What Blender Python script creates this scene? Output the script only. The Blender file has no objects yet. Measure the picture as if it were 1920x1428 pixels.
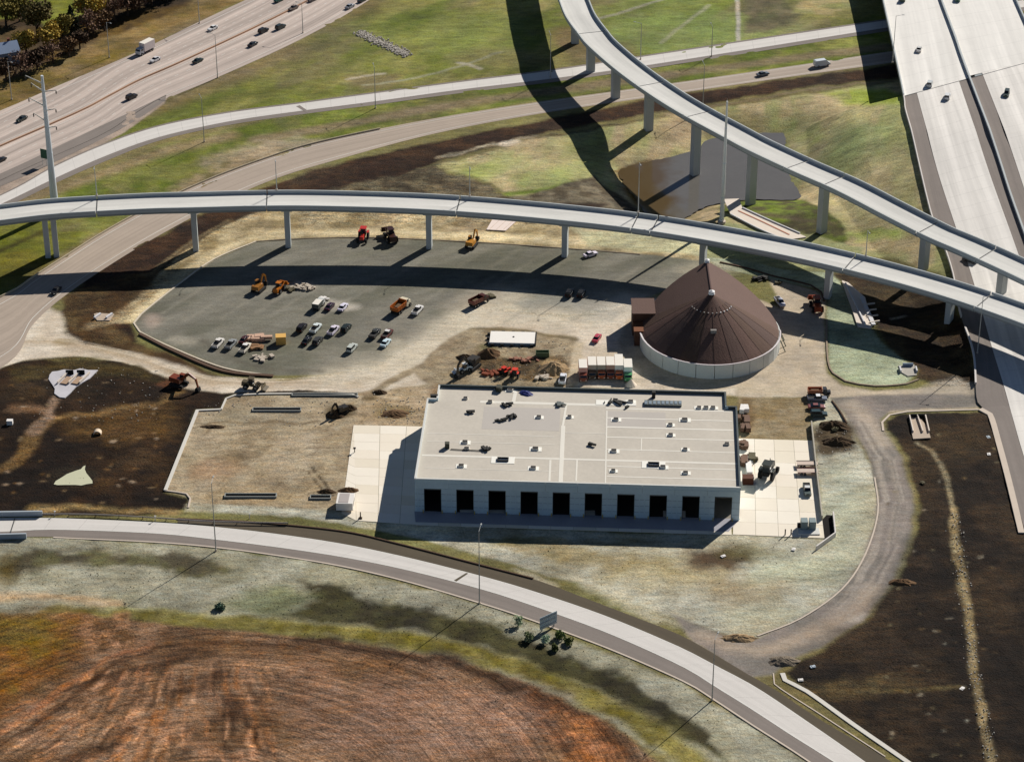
import bpy, bmesh, math, random
import numpy as np
from mathutils import Vector, Matrix
R = math.radians
S = bpy.context.scene
col = S.collection

# ---------------------------------------------------------------- camera
F = 4800.0; TH = R(30.0); H = 366.0; CY = -H/math.tan(TH)
cam_d = bpy.data.cameras.new('camera'); cam = bpy.data.objects.new('camera', cam_d); col.objects.link(cam)
cam.location = (0, CY, H); cam.rotation_euler = (R(90)-TH, 0, 0)
cam_d.sensor_fit = 'HORIZONTAL'; cam_d.sensor_width = 36; cam_d.lens = 36*F/1920.0
cam_d.clip_start = 5; cam_d.clip_end = 12000
S.camera = cam
# ---------------------------------------------------------------- sky, sun, exposure
SUN_AZ, SUN_EL = R(38), R(32)          # azimuth from +Y towards +X
w = bpy.data.worlds.new('World'); S.world = w; w.use_nodes = True
nt = w.node_tree; bg = nt.nodes['Background']
sky = nt.nodes.new('ShaderNodeTexSky'); sky.sky_type = 'NISHITA'; sky.sun_disc = False
sky.sun_elevation = SUN_EL; sky.sun_rotation = SUN_AZ
sky.altitude = 2500; sky.air_density = .8; sky.dust_density = .3
nt.links.new(sky.outputs[0], bg.inputs[0]); bg.inputs[1].default_value = 0.05
sd = bpy.data.lights.new('sun', 'SUN'); sd.energy = 5.0; sd.angle = R(0.5); sd.color = (1, .96, .90)
so = bpy.data.objects.new('sun', sd); col.objects.link(so)
sv = Vector((math.sin(SUN_AZ)*math.cos(SUN_EL), math.cos(SUN_AZ)*math.cos(SUN_EL), math.sin(SUN_EL)))
so.rotation_euler = sv.to_track_quat('Z', 'Y').to_euler(); so.location = (200, 250, 300)
S.view_settings.view_transform = 'Standard'; S.view_settings.look = 'None'
S.view_settings.gamma = 1; S.view_settings.exposure = 0.22
S.render.engine = 'CYCLES'

# ---------------------------------------------------------------- helpers
def P(px, py, z=0.0):
    a = (px-960)/F; b = (py-714)/F
    d = Vector((a, math.cos(TH)-b*math.sin(TH), -(math.sin(TH)+b*math.cos(TH))))
    return Vector((0, CY, H)) + d*((z-H)/d.z)
def pix(p):
    dy = p[1]-CY; dz = p[2]-H
    zc = dy*math.cos(TH)-dz*math.sin(TH); yc = dy*math.sin(TH)+dz*math.cos(TH)
    return 960+F*p[0]/zc, 714-F*yc/zc
def zmain(Y): return min(9.5, max(0.35, 0.4+(Y+15)*0.055))
def PM(px, py):
    z = 5.0
    for _ in range(12): z = zmain(P(px, py, z).y)
    return P(px, py, z)
def lin(c):
    c = c/255.0
    return c/12.92 if c <= .04045 else ((c+.055)/1.055)**2.4
KEXP = 1.05
def C(r, g, b): return (lin(r)/KEXP, lin(g)/KEXP, lin(b)/KEXP)

rnd = random.Random(7)
MATS = {}
def M(name, rgb, rough=.8, noise=.0, scale=1.0, bump=0.0, metal=0.0, streak=None, detail=6, spec=.3, uv=False, joints=None):
    """procedural surface: base colour varied by two noises, optional bump; uv=True runs on road coordinates"""
    if name in MATS: return MATS[name]
    m = bpy.data.materials.new(name); m.use_nodes = True; MATS[name] = m
    n = m.node_tree.nodes; l = m.node_tree.links; b = n['Principled BSDF']
    b.inputs['Roughness'].default_value = rough; b.inputs['Metallic'].default_value = metal
    b.inputs['Specular IOR Level'].default_value = spec
    base = C(*rgb)
    if noise <= 0 and not uv:
        b.inputs['Base Color'].default_value = (*base, 1); return m
    tc = n.new('ShaderNodeTexCoord'); geo = n.new('ShaderNodeNewGeometry')
    def tex(vec, sc, det):
        t = n.new('ShaderNodeTexNoise'); t.inputs['Scale'].default_value = sc; t.inputs['Detail'].default_value = det
        t.inputs['Roughness'].default_value = .62; l.new(vec, t.inputs['Vector']); return t.outputs['Fac']
    def madd(x, a, c):
        t = n.new('ShaderNodeMath'); t.operation = 'MULTIPLY_ADD'; l.new(x, t.inputs[0]); t.inputs[1].default_value = a; t.inputs[2].default_value = c; return t.outputs[0]
    def mul(x, y):
        t = n.new('ShaderNodeMath'); t.operation = 'MULTIPLY'; l.new(x, t.inputs[0]); l.new(y, t.inputs[1]); return t.outputs[0]
    m0 = n.new('ShaderNodeMapping'); m0.inputs['Rotation'].default_value = (.61, .47, .83); l.new(geo.outputs['Position'], m0.inputs['Vector']); pos = m0.outputs[0]
    f = mul(madd(tex(pos, scale*.11, detail), noise*2.4, 1-noise*1.2), madd(tex(pos, scale*1.3, detail), noise*1.6, 1-noise*.8))
    if uv:
        mp = n.new('ShaderNodeMapping'); l.new(tc.outputs['UV'], mp.inputs['Vector']); su, svv, amt = streak or (.55, .008, .25)
        mp.inputs['Scale'].default_value = (su, svv, 1)
        f = mul(f, madd(tex(mp.outputs[0], 1.0, 3), amt*4.5, 1-amt*2.25))
        if joints:
            sep = n.new('ShaderNodeSeparateXYZ'); l.new(tc.outputs['UV'], sep.inputs[0])
            dv = n.new('ShaderNodeMath'); dv.operation = 'PINGPONG'; l.new(sep.outputs['Y'], dv.inputs[0]); dv.inputs[1].default_value = joints/2
            gt = n.new('ShaderNodeMath'); gt.operation = 'GREATER_THAN'; l.new(dv.outputs[0], gt.inputs[0]); gt.inputs[1].default_value = .10
            f = mul(f, madd(gt.outputs[0], .16, .84))
    vm = n.new('ShaderNodeVectorMath'); vm.operation = 'SCALE'; vm.inputs[0].default_value = base; l.new(f, vm.inputs['Scale'])
    l.new(vm.outputs[0], b.inputs['Base Color'])
    if bump > 0:
        bp = n.new('ShaderNodeBump'); bp.inputs['Strength'].default_value = 1; bp.inputs['Distance'].default_value = bump
        l.new(tex(pos, scale*1.1, 5), bp.inputs['Height']); l.new(bp.outputs[0], b.inputs['Normal'])
    return m

def mk(name, verts, faces, mat, parent=None, kind=None, uvs=None, smooth=False, origin=None, link=True):
    me = bpy.data.meshes.new(name)
    if origin is not None: verts = [(v[0]-origin[0], v[1]-origin[1], v[2]-origin[2]) for v in verts]
    me.from_pydata([tuple(v) for v in verts], [], faces); me.materials.append(mat)
    if uvs:
        ul = me.uv_layers.new(name='UVMap')
        for lp in me.loops: ul.data[lp.index].uv = uvs[lp.vertex_index]
    if smooth: me.shade_smooth()
    me.update()
    o = bpy.data.objects.new(name, me); col.objects.link(o)
    if parent: o.parent = parent
    if kind: o['kind'] = kind
    return o
class MB:
    def __init__(s): s.v = []; s.f = []
    def add(s, v, f):
        k = len(s.v); s.v += [tuple(q) for q in v]; s.f += [tuple(i+k for i in q) for q in f]; return s
    def box(s, cx, cy, cz, sx, sy, sz, rz=0, tx=1, ty=1, rx=0):
        vs = []
        for z, a, b in ((-.5, 1, 1), (.5, tx, ty)):
            for x, y in ((-.5, -.5), (.5, -.5), (.5, .5), (-.5, .5)):
                p = Vector((x*sx*a, y*sy*b, z*sz))
                if rx: p = Matrix.Rotation(rx, 3, 'Y') @ p
                if rz: p = Matrix.Rotation(rz, 3, 'Z') @ p
                vs.append(p+Vector((cx, cy, cz)))
        return s.add(vs, [(3, 2, 1, 0), (4, 5, 6, 7), (0, 1, 5, 4), (1, 2, 6, 5), (2, 3, 7, 6), (3, 0, 4, 7)])
    def prism(s, prof, y0, y1, ins=0):   # profile in x,z extruded over y
        n = len(prof); v = [(x, y0, z) for x, z in prof]+[(x, y1, z) for x, z in prof]
        return s.add(v, [tuple(range(n)), tuple(range(2*n-1, n-1, -1))]+[(i, i+n, (i+1) % n+n, (i+1) % n) for i in range(n)])
    def ext(s, poly, z0, z1):            # plan polygon (ccw) extruded in z
        n = len(poly); v = [(p[0], p[1], z0) for p in poly]+[(p[0], p[1], z1) for p in poly]
        return s.add(v, [tuple(range(n-1, -1, -1)), tuple(range(n, 2*n))]+[(i, (i+1) % n, (i+1) % n+n, i+n) for i in range(n)])
    def cyl(s, p0, p1, r0, r1=None, n=10):
        r1 = r0 if r1 is None else r1; p0 = Vector(p0); p1 = Vector(p1); d = (p1-p0).normalized()
        a = d.orthogonal().normalized(); b = d.cross(a); v = []
        for p, r in ((p0, r0), (p1, r1)):
            for i in range(n):
                t = 2*math.pi*i/n; v.append(p+(a*math.cos(t)+b*math.sin(t))*r)
        return s.add(v, [tuple(range(n-1, -1, -1)), tuple(range(n, 2*n))]+[(i, (i+1) % n, (i+1) % n+n, i+n) for i in range(n)])
    def rot(s, rz, dx=0, dy=0, dz=0):
        c, q = math.cos(rz), math.sin(rz); s.v = [(x*c-y*q+dx, x*q+y*c+dy, z+dz) for x, y, z in s.v]; return s
    def build(s, name, mat, parent=None, kind=None, origin=None, smooth=False):
        return mk(name, s.v, s.f, mat, parent, kind, origin=origin, smooth=smooth)
def empty(name, loc, rz=0, label=None, cat=None, group=None):
    o = bpy.data.objects.new(name, None); o.empty_display_size = .5; o.location = loc; o.rotation_euler = (0, 0, rz); col.objects.link(o)
    return tag(o, label, cat, group)
def tag(o, label=None, cat=None, group=None, kind=None):
    if label: o['label'] = label
    if cat: o['category'] = cat
    if group: o['group'] = group
    if kind: o['kind'] = kind
    return o
def head(px, py, dx, dy, z=0):
    a = P(px, py, z); b = P(px+dx, py+dy, z); return math.atan2(b.y-a.y, b.x-a.x)
def smooth_line(pts, step=4.0):
    pts = [Vector(p) for p in pts]; out = []
    pp = [pts[0]*2-pts[1]]+pts+[pts[-1]*2-pts[-2]]
    for i in range(1, len(pp)-2):
        a, b, c, d = pp[i-1:i+3]; n = max(1, int((c-b).length/step))
        for k in range(n):
            t = k/n; out.append(.5*((2*b)+(c-a)*t+(2*a-5*b+4*c-d)*t*t+(3*b-a-3*c+d)*t**3))
    out.append(pts[-1]); return out
def resample(line, n):
    L = [0]
    for a, b in zip(line, line[1:]): L.append(L[-1]+(b-a).length)
    out = []; j = 0
    for i in range(n):
        t = L[-1]*i/(n-1)
        while j < len(L)-2 and L[j+1] < t: j += 1
        k = 0 if L[j+1] == L[j] else (t-L[j])/(L[j+1]-L[j]); out.append(line[j].lerp(line[j+1], min(1, max(0, k))))
    return out, L[-1]
def offset(line, d, dz=0):
    out = []
    for i, p in enumerate(line):
        t = line[min(i+1, len(line)-1)]-line[max(i-1, 0)]; t.z = 0; t.normalize()
        out.append(p+Vector((-t.y*d, t.x*d, dz)))     # +d is to the left of travel
    return out
def ribbon(name, A, B, mat, dz=0, parent=None, kind=None, across=1, th=0, origin=None, n=None):
    LA = smooth_line(A) if len(A) < 60 else A; LB = smooth_line(B) if len(B) < 60 else B
    n = n or max(len(LA), len(LB)); a, l1 = resample(LA, n); b, l2 = resample(LB, n)
    v = []; uv = []; f = []; L = 0
    for i in range(n):
        if i: L += ((a[i]+b[i])/2-(a[i-1]+b[i-1])/2).length
        wd = (a[i]-b[i]).length
        for k in range(across+1):
            p = a[i].lerp(b[i], k/across); v.append((p.x, p.y, p.z+dz)); uv.append((wd*k/across, L))
    m = across+1
    for i in range(n-1):
        for k in range(across):
            q = (i*m+k, i*m+k+1, (i+1)*m+k+1, (i+1)*m+k); f.append(q)
    e1 = Vector(v[1])-Vector(v[0]); e2 = Vector(v[m])-Vector(v[0])
    if e1.cross(e2).z < 0: f = [q[::-1] for q in f]
    return mk(name, v, f, mat, parent, kind, uvs=uv, origin=origin)
def strip(line, w, h, z0=0, closed=False):       # upright strip (kerb, wall, rail) of width w and height h along a line
    mb = MB(); a = offset(line, w/2); b = offset(line, -w/2); n = len(line); v = []
    for i in range(n): v += [(a[i].x, a[i].y, a[i].z+z0), (b[i].x, b[i].y, b[i].z+z0), (b[i].x, b[i].y, b[i].z+z0+h), (a[i].x, a[i].y, a[i].z+z0+h)]
    f = []
    for i in range(n-1):
        k = 4*i
        for q in range(4): f.append((k+q, k+4+q, k+4+(q+1) % 4, k+(q+1) % 4))
    f += [(0, 1, 2, 3), (4*n-1, 4*n-2, 4*n-3, 4*n-4)]
    mb.add(v, f); return mb
def shore(pts, z, jit=.5, seed=1):
    q = random.Random(seed); ps = [P(x, y, z) for x, y in pts]; n = len(ps); out = []
    for i in range(n):
        a, b, c, d = ps[i-1], ps[i], ps[(i+1) % n], ps[(i+2) % n]; m = max(2, int((c-b).length/1.6))
        for k in range(m):
            t = k/m; p = .5*((2*b)+(c-a)*t+(2*a-5*b+4*c-d)*t*t+(3*b-a-3*c+d)*t**3); out.append(p+Vector((q.uniform(-jit, jit), q.uniform(-jit, jit), 0)))
    return out
def PL(pts, z=0): return [P(x, y, z) for x, y in pts]

# ---------------------------------------------------------------- terrain: one height field, painted with albedo, cut into named pieces
MAIN_L = [(1640, -60), (1655, 0), (1692, 170), (1697, 205), (1710, 252), (1745, 400), (1770, 463), (1787, 517), (1800, 587), (1825, 662), (1833, 757)]
mainL = [PM(*p) for p in MAIN_L]
Y_AB = PM(1694, 178).y; SKEW = .62
POND = [(1164, 318), (1215, 303), (1300, 283), (1330, 262), (1420, 250), (1466, 250), (1474, 268), (1470, 290), (1480, 330), (1500, 362), (1490, 374), (1400, 374), (1330, 385), (1300, 400), (1250, 425), (1225, 420), (1200, 385), (1165, 335)]
WZ = -5.0
pondW = [P(x, y, WZ) for x, y in POND]
def axis(lo, hi, step, far):
    a = list(np.arange(lo, hi+1e-6, step)); e = []; d = step*2; x = hi
    while x < far: x += d; d *= 1.35; e.append(x)
    g = []; d = step*2; x = lo
    while x > -far: x -= d; d *= 1.35; g.append(x)
    return np.array(g[::-1]+a+e)
STEP = .54
gx = axis(-215, 215, STEP, 4500); gy = axis(-190, 315, STEP, 4500)
GX, GY = np.meshgrid(gx, gy); NX, NY = len(gx), len(gy)
X = GX.ravel(); Y = GY.ravel()
rs = np.random.RandomState(3)
_lat = rs.rand(512, 512)
def vn(x, y):
    xi = np.floor(x).astype(int); yi = np.floor(y).astype(int); fx = x-xi; fy = y-yi
    fx = fx*fx*(3-2*fx); fy = fy*fy*(3-2*fy)
    a = _lat[yi % 512, xi % 512]; b = _lat[yi % 512, (xi+1) % 512]; c = _lat[(yi+1) % 512, xi % 512]; d = _lat[(yi+1) % 512, (xi+1) % 512]
    return (a*(1-fx)+b*fx)*(1-fy)+(c*(1-fx)+d*fx)*fy
def fbm(x, y, sc, o=4, ang=0, sq=1.0, seed=0):
    c, s = math.cos(ang), math.sin(ang); u = (x*c+y*s)/sc*sq+seed*17.3; v = (-x*s+y*c)/sc+seed*9.1
    t = 0; a = 1; n = 0
    for i in range(o): t = t+a*vn(u, v); n += a; a *= .55; u = u*2.03+5.1; v = v*2.03+3.7
    return t/n
def sdf(poly, x, y):
    d = np.full(x.shape, 1e9); ins = np.zeros(x.shape, bool); n = len(poly)
    for i in range(n):
        ax, ay = poly[i][0], poly[i][1]; bx, by = poly[(i+1) % n][0], poly[(i+1) % n][1]
        ex, ey = bx-ax, by-ay; t = np.clip(((x-ax)*ex+(y-ay)*ey)/(ex*ex+ey*ey+1e-9), 0, 1)
        d = np.minimum(d, np.hypot(x-ax-ex*t, y-ay-ey*t))
        c = ((ay > y) != (by > y)) & (x < ex*(y-ay)/((by-ay) if by != ay else 1e-9)+ax); ins ^= c
    return np.where(ins, -d, d)
def ldist(line, x, y):
    d = np.full(x.shape, 1e9)
    for a, b in zip(line, line[1:]):
        ex, ey = b[0]-a[0], b[1]-a[1]; t = np.clip(((x-a[0])*ex+(y-a[1])*ey)/(ex*ex+ey*ey+1e-9), 0, 1)
        d = np.minimum(d, np.hypot(x-a[0]-ex*t, y-a[1]-ey*t))
    return d
Z = np.zeros_like(X)
# pond basin
bx = (np.abs(X-60) < 120) & (np.abs(Y-115) < 90)
def basin(ds, x, y):
    t = np.clip((y-92)/22, 0, 1); fall = 8+17*t*t*(3-2*t); fall = np.where(x > 118, fall*.8, fall)
    q = np.clip((ds+.8)/fall, 0, 1); return np.where(ds < -.8, -5.6, -5.6+5.6*(1-(1-q)**1.5))
ds = sdf(pondW, X[bx], Y[bx]); Z[bx] = basin(ds, X[bx], Y[bx])
# embankment of the main highway
def main_left_x(yy):
    ys = [p.y for p in mainL][::-1]; xs = [p.x for p in mainL][::-1]; return np.interp(yy, ys, xs)
def zembv(x, y):
    zr = np.clip(.4+(y+15)*.055, .35, 9.5)
    ya = Y_AB+SKEW*np.clip(x-main_left_x(y), 0, 60); zr = np.where(y > ya, zr-(y-ya)*.55, zr)-.32
    d = (main_left_x(y)-x)*.93; d2 = (x-main_left_x(y)-54)*.93
    zr = zr-.7*((d < -1.5) & (d2 < -1.5)); return np.maximum(0, np.minimum(zr, np.minimum(zr-d*.30, zr-d2*.30)))
mm = (Y > -12) & (Y < 260)
_e = zembv(X[mm], Y[mm]); Z[mm] = np.where(_e > 0, np.where(Z[mm] < 0, Z[mm]+_e, _e), Z[mm])
# points of the z=0 plane seen through each terrain vertex, so that outlines taken from the photograph land right on slopes
X0 = X*H/(H-Z); Y0 = CY+(Y-CY)*H/(H-Z)
def tz(x, y):
    """terrain height at one point (basin and embankment only)"""
    z = 0.0
    if -12 < y < 260: z = float(zembv(np.array([x]), np.array([y]))[0])
    if z == 0 and abs(x-60) < 120 and abs(y-115) < 90:
        d = float(sdf(pondW, np.array([x]), np.array([y]))[0]); z = float(basin(np.array([d]), np.array([x]), np.array([y]))[0])
    return z

COL = np.zeros((X.size, 3)); ROUGH = np.full(X.size, .5); FUR = np.zeros(X.size); FM = np.zeros(X.size); REG = np.zeros(X.size, int)
RELIEF = np.zeros(X.size)
n1 = fbm(X, Y, 60, 5); n2 = fbm(X, Y, 9, 4, seed=2); n3 = fbm(X, Y, 22, 4, seed=5)
WX = (fbm(X, Y, 7, 4, seed=7)-.5); WY = (fbm(X, Y, 7, 4, seed=8)-.5)
base = np.array(C(110, 113, 66)); alt = np.array(C(128, 112, 78))
COL[:] = base[None]*(1-n1[:, None])+alt[None]*n1[:, None]
def sm(t): t = np.clip(t, 0, 1); return t*t*(3-2*t)
def paint(m, idx, c, var=0, vsc=6, c2=None, ang=0, sq=1.0, seed=0):
    c = np.array(C(*c))[None].repeat(len(idx), 0)
    if c2 is not None:
        t = fbm(X[idx], Y[idx], vsc, 4, ang, sq, seed); t = sm((t-.32)/.36)[:, None]; c = c*(1-t)+np.array(C(*c2))[None]*t
    if var: c = c*(1+var*2*(fbm(X[idx], Y[idx], vsc*.45, 4, ang, sq, seed+3)-.5))[:, None]
    m = m[:, None]; COL[idx] = COL[idx]*(1-m)+c*m
def poly(pts, c, fe=1.0, warp=1.5, reg=None, rough=None, relief=None, world=False, op=1.0, **k):
    w_ = [(p[0], p[1]) for p in (pts if world else PL(pts))]
    xs = [p[0] for p in w_]; ys = [p[1] for p in w_]; mg = fe+warp+2
    idx = np.nonzero((X0 > min(xs)-mg) & (X0 < max(xs)+mg) & (Y0 > min(ys)-mg) & (Y0 < max(ys)+mg))[0]
    d = sdf(w_, X0[idx]+WX[idx]*warp*2, Y0[idx]+WY[idx]*warp*2); m = sm(.5-d/(2*fe))*op
    paint(m, idx, c, **k)
    q = idx[m > .5*op]
    if reg is not None: REG[q] = reg
    if rough is not None: ROUGH[idx] = ROUGH[idx]*(1-m)+rough*m
    if relief is not None: RELIEF[idx] = RELIEF[idx]*(1-m)+relief*m
    return idx, m
def stroke(pts, wd, c, fe=.8, warp=1.0, reg=None, op=1.0, rough=None, **k):
    w_ = [(p.x, p.y) for p in smooth_line(PL(pts), 6)]
    xs = [p[0] for p in w_]; ys = [p[1] for p in w_]; mg = wd+fe+warp+2
    idx = np.nonzero((X0 > min(xs)-mg) & (X0 < max(xs)+mg) & (Y0 > min(ys)-mg) & (Y0 < max(ys)+mg))[0]
    d = ldist(w_, X0[idx]+WX[idx]*warp*2, Y0[idx]+WY[idx]*warp*2)-wd/2; m = sm(.5-d/(2*fe))*op
    paint(m, idx, c, **k)
    if reg is not None: REG[idx[m > .5]] = reg
    if rough is not None: ROUGH[idx] = ROUGH[idx]*(1-m)+rough*m
def blob(px, py, rx, ry, c, fe=.5, warp=2.0, op=1.0, rot=0, **k):
    pts = []
    for i in range(16):
        t = i*math.pi/8; a, b = rx*math.cos(t), ry*math.sin(t); pts.append((px+a*math.cos(rot)-b*math.sin(rot), py+a*math.sin(rot)+b*math.cos(rot)))
    poly(pts, c, fe=fe, warp=warp, op=op, **k)
GR, DIRT, LOT, FIELD, SROAD, YARD = 0, 1, 2, 3, 4, 5
# --- far left woods and verge
poly([(-300, -120), (520, -120), (372, 15), (250, 75), (90, 145), (-300, 300)], (62, 46, 26), 3, 3, c2=(92, 72, 36), vsc=10, var=.3, relief=.5)
poly([(-60, -60), (230, -60), (215, 8), (165, 35), (105, 60), (60, 30), (-40, 40)], (104, 112, 44), 2, 3, c2=(120, 122, 52), vsc=8)
poly([(-300, 190), (0, 150), (90, 118), (180, 78), (260, 48), (350, 10), (430, -120), (620, -120), (470, -8), (372, 40), (250, 102), (90, 170), (0, 210), (-300, 330)], (128, 106, 68), 2, 3, c2=(108, 92, 48), vsc=9, var=.25)
stroke([(0, 178), (110, 145), (240, 92), (380, 30)], 2.2, (112, 96, 46), fe=1, op=.8)
# --- grass between highway and upper ramp
med = [(195, 272), (240, 210), (310, 185), (400, 148), (560, 75), (690, 0), (800, -120), (1720, -120), (1700, 45), (1200, 112), (1035, 138), (700, 178), (560, 198), (300, 245)]
poly(med, (104, 110, 50), 1.5, 1, c2=(138, 132, 78), vsc=14, var=.3, ang=R(60), sq=.35, relief=.35)
stroke([(260, 215), (330, 190), (420, 150), (560, 85), (690, 8), (760, -40)], 9, (124, 108, 76), fe=4, op=.85, var=.25)
stroke([(420, 165), (560, 110), (700, 20)], 6, (98, 92, 58), fe=4, op=.5)
blob(760, 60, 200, 40, (92, 104, 48), 8, 6, .55, rot=-.1)
blob(600, 130, 120, 26, (88, 96, 40), 6, 6, .6, rot=-.4)
blob(900, 70, 110, 40, (128, 134, 74), 8, 6, .6)
blob(930, 110, 90, 20, (132, 120, 84), 5, 5, .55)
blob(700, 152, 60, 16, (120, 106, 76), 3, 4, .75)
stroke([(650, 150), (680, 143), (720, 138)], 1.6, (168, 160, 140), op=.8); stroke([(680, 160), (760, 150), (860, 125), (940, 98)], 1.6, (142, 140, 116), op=.7)
stroke([(860, 118), (878, 120), (900, 130)], 2, (165, 158, 138), op=.85)
blob(1120, 95, 70, 26, (126, 104, 84), 5, 4, .6); blob(1060, 70, 26, 20, (128, 96, 80), 3, 3, .5)
blob(1330, 60, 200, 40, (134, 148, 88), 6, 5, .7); blob(1230, 20, 120, 30, (116, 130, 68), 5, 5, .6)
poly([(1385, -60), (1500, -60), (1478, 5), (1510, 30), (1450, 58), (1400, 60)], (112, 104, 78), 3, 3, c2=(92, 92, 62), vsc=8)
poly([(1478, -60), (1640, -60), (1600, 12), (1560, 30), (1492, 25)], (170, 154, 112), 2, 3, c2=(140, 140, 90), vsc=7)
stroke([(1381, -40), (1384, 40), (1384, 76)], 1.6, (176, 172, 158), fe=.5, warp=.3)
stroke([(1120, 36), (1170, 22), (1240, 0), (1290, -20)], 2, (156, 152, 132), op=.75)
stroke([(1240, 80), (1270, 55), (1330, 10)], 1.8, (162, 160, 130), op=.7)
poly([(-300, 520), (0, 368), (200, 266), (228, 252), (262, 228), (306, 196), (318, 178), (240, 200), (190, 230), (0, 310), (-300, 440)], (176, 158, 142), .6, .5, reg=DIRT, c2=(158, 142, 128), vsc=6, rough=.2)
# --- between the two ramps
mid = [(-300, 520), (-300, 400), (0, 392), (100, 352), (200, 310), (300, 272), (560, 212), (700, 192), (1035, 152), (1200, 128), (1700, 50), (1700, 98), (1200, 165), (1000, 190), (800, 225), (600, 268), (400, 345), (300, 395), (150, 480), (0, 560), (-300, 640)]
poly(mid, (92, 102, 40), 1.5, 1, c2=(118, 118, 62), vsc=10, var=.25, relief=.3)
stroke([(480, 262), (640, 235), (800, 205), (1000, 175), (1200, 148), (1500, 108), (1660, 88)], 6, (122, 108, 84), fe=2, op=.9, var=.3)
stroke([(-60, 420), (60, 372), (200, 322), (300, 285), (430, 255)], 7, (138, 120, 92), fe=3, op=.85, var=.35)
blob(470, 292, 110, 20, (172, 156, 128), 4, 6, .95, rot=-.18, c2=(136, 126, 100), vsc=4)
blob(400, 330, 90, 16, (158, 140, 108), 3, 5, .9, rot=-.4, c2=(120, 110, 70), vsc=4)
blob(560, 268, 60, 10, (150, 138, 116), 3, 4, .8)
stroke([(70, 520), (150, 470), (250, 415), (340, 370), (400, 345)], 7, (136, 118, 92), fe=2.5, warp=3, op=.9, var=.4)
stroke([(90, 515), (200, 455), (330, 385)], 1.6, (70, 55, 35), fe=1, op=.8)
blob(60, 440, 110, 40, (96, 94, 30), 6, 6, .6); blob(30, 500, 60, 30, (110, 96, 40), 4, 4, .6)
stroke([(-60, 505), (0, 470), (90, 430)], 2.5, (42, 32, 14), fe=1.5, op=.75)
# --- dark earth under the lower ramp
dark = [(1700, 118), (1500, 145), (1250, 182), (1050, 218), (850, 258), (650, 302), (560, 328), (440, 372), (350, 415), (240, 470), (150, 530), (112, 590), (122, 625), (160, 650), (260, 640), (240, 600), (300, 545), (330, 495), (420, 430), (560, 378), (700, 345), (850, 295), (1050, 242), (1250, 207), (1500, 165), (1700, 142)]
poly(dark, (46, 30, 20), 1.5, 2, c2=(66, 46, 30), vsc=7, var=.35, relief=.5, rough=1)
stroke([(1250, 214), (1500, 172), (1700, 146)], 2, (130, 112, 92), fe=1, warp=3, op=.6, var=.5)
poly([(560, 372), (700, 335), (860, 300), (1050, 250), (1250, 215), (1100, 245), (1000, 262), (860, 310), (830, 318), (900, 345), (945, 366), (1000, 378), (1000, 420), (560, 420)], (108, 98, 76), 1.5, 3, c2=(76, 66, 50), vsc=5, var=.5, relief=.7, rough=1)
stroke([(820, 298), (900, 275), (1000, 258)], 2.5, (150, 140, 118), fe=1, warp=3, op=.8, var=.5)
blob(960, 268, 22, 6, (200, 190, 172), 1, 2, .8)
# --- pale slopes around the pond
slope = [(818, 312), (1000, 262), (1100, 246), (1250, 218), (1400, 194), (1700, 150), (1960, 150), (1960, 560), (1785, 525), (1700, 490), (1560, 466), (1460, 440), (1300, 412), (1200, 396), (1060, 380), (960, 366), (900, 335)]
poly(slope, (166, 164, 112), 1.2, 2, c2=(186, 168, 130), vsc=7, var=.22, ang=R(80), sq=.3, relief=.25)
blob(900, 320, 40, 18, (150, 160, 88), 3, 4, .7); blob(1010, 335, 60, 20, (140, 152, 88), 3, 4, .6); blob(1100, 280, 60, 25, (158, 160, 98), 5, 4, .6)
stroke([(955, 364), (1010, 358), (1075, 345)], 3.2, (110, 124, 54), fe=1.5)
poly([(1060, 345), (1110, 330), (1170, 372), (1210, 400), (1170, 404), (1040, 384), (960, 372)], (124, 114, 94), 1.2, 2, c2=(84, 74, 58), vsc=4, var=.4)
blob(1090, 385, 50, 6, (52, 36, 26), 1.5, 2, .9)
blob(1280, 240, 60, 30, (170, 150, 118), 5, 4, .7); blob(1390, 232, 60, 24, (140, 130, 90), 5, 4, .7)
blob(1610, 260, 60, 34, (126, 142, 92), 9, 6, .75); blob(1580, 215, 60, 22, (184, 176, 122), 6, 5, .6); blob(1500, 240, 40, 30, (138, 152, 84), 5, 5, .6)
poly([(1540, 172), (1660, 168), (1700, 178), (1690, 196), (1580, 196)], (150, 164, 66), 3, 2, op=.85)
blob(1680, 330, 60, 60, (168, 156, 118), 9, 6, .6); blob(1640, 400, 70, 30, (176, 168, 124), 6, 6, .6)
blob(1560, 300, 60, 30, (150, 158, 108), 9, 6, .6)
blob(1680, 460, 60, 14, (198, 178, 138), 2, 4, .85, rot=.1); blob(1640, 440, 50, 10, (150, 166, 82), 2, 4, .7)
poly([(1470, 268), (1500, 300), (1510, 330), (1480, 320)], (112, 134, 60), 2, 2, op=.8)
poly([(1340, 392), (1400, 372), (1500, 372), (1560, 395), (1592, 440), (1590, 462), (1530, 462), (1450, 425), (1390, 405)], (100, 112, 44), 1, 2, c2=(74, 70, 42), vsc=5, var=.35)
stroke([(1420, 400), (1500, 410), (1560, 420)], 3, (98, 84, 66), fe=1.5, op=.7)
poly([(1195, 380), (1290, 398), (1345, 378), (1352, 420), (1300, 420), (1200, 408)], (170, 152, 118), 1, 1.5, c2=(146, 134, 96), vsc=4)
poly([(1150, 320), (1215, 300), (1255, 318), (1262, 380), (1240, 400), (1190, 385)], (120, 92, 48), 1.5, 2, c2=(140, 128, 96), vsc=4)
poly([(1355, 418), (1480, 432), (1620, 462), (1620, 520), (1300, 480)], (150, 150, 108), 1.2, 2, var=.2)
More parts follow.
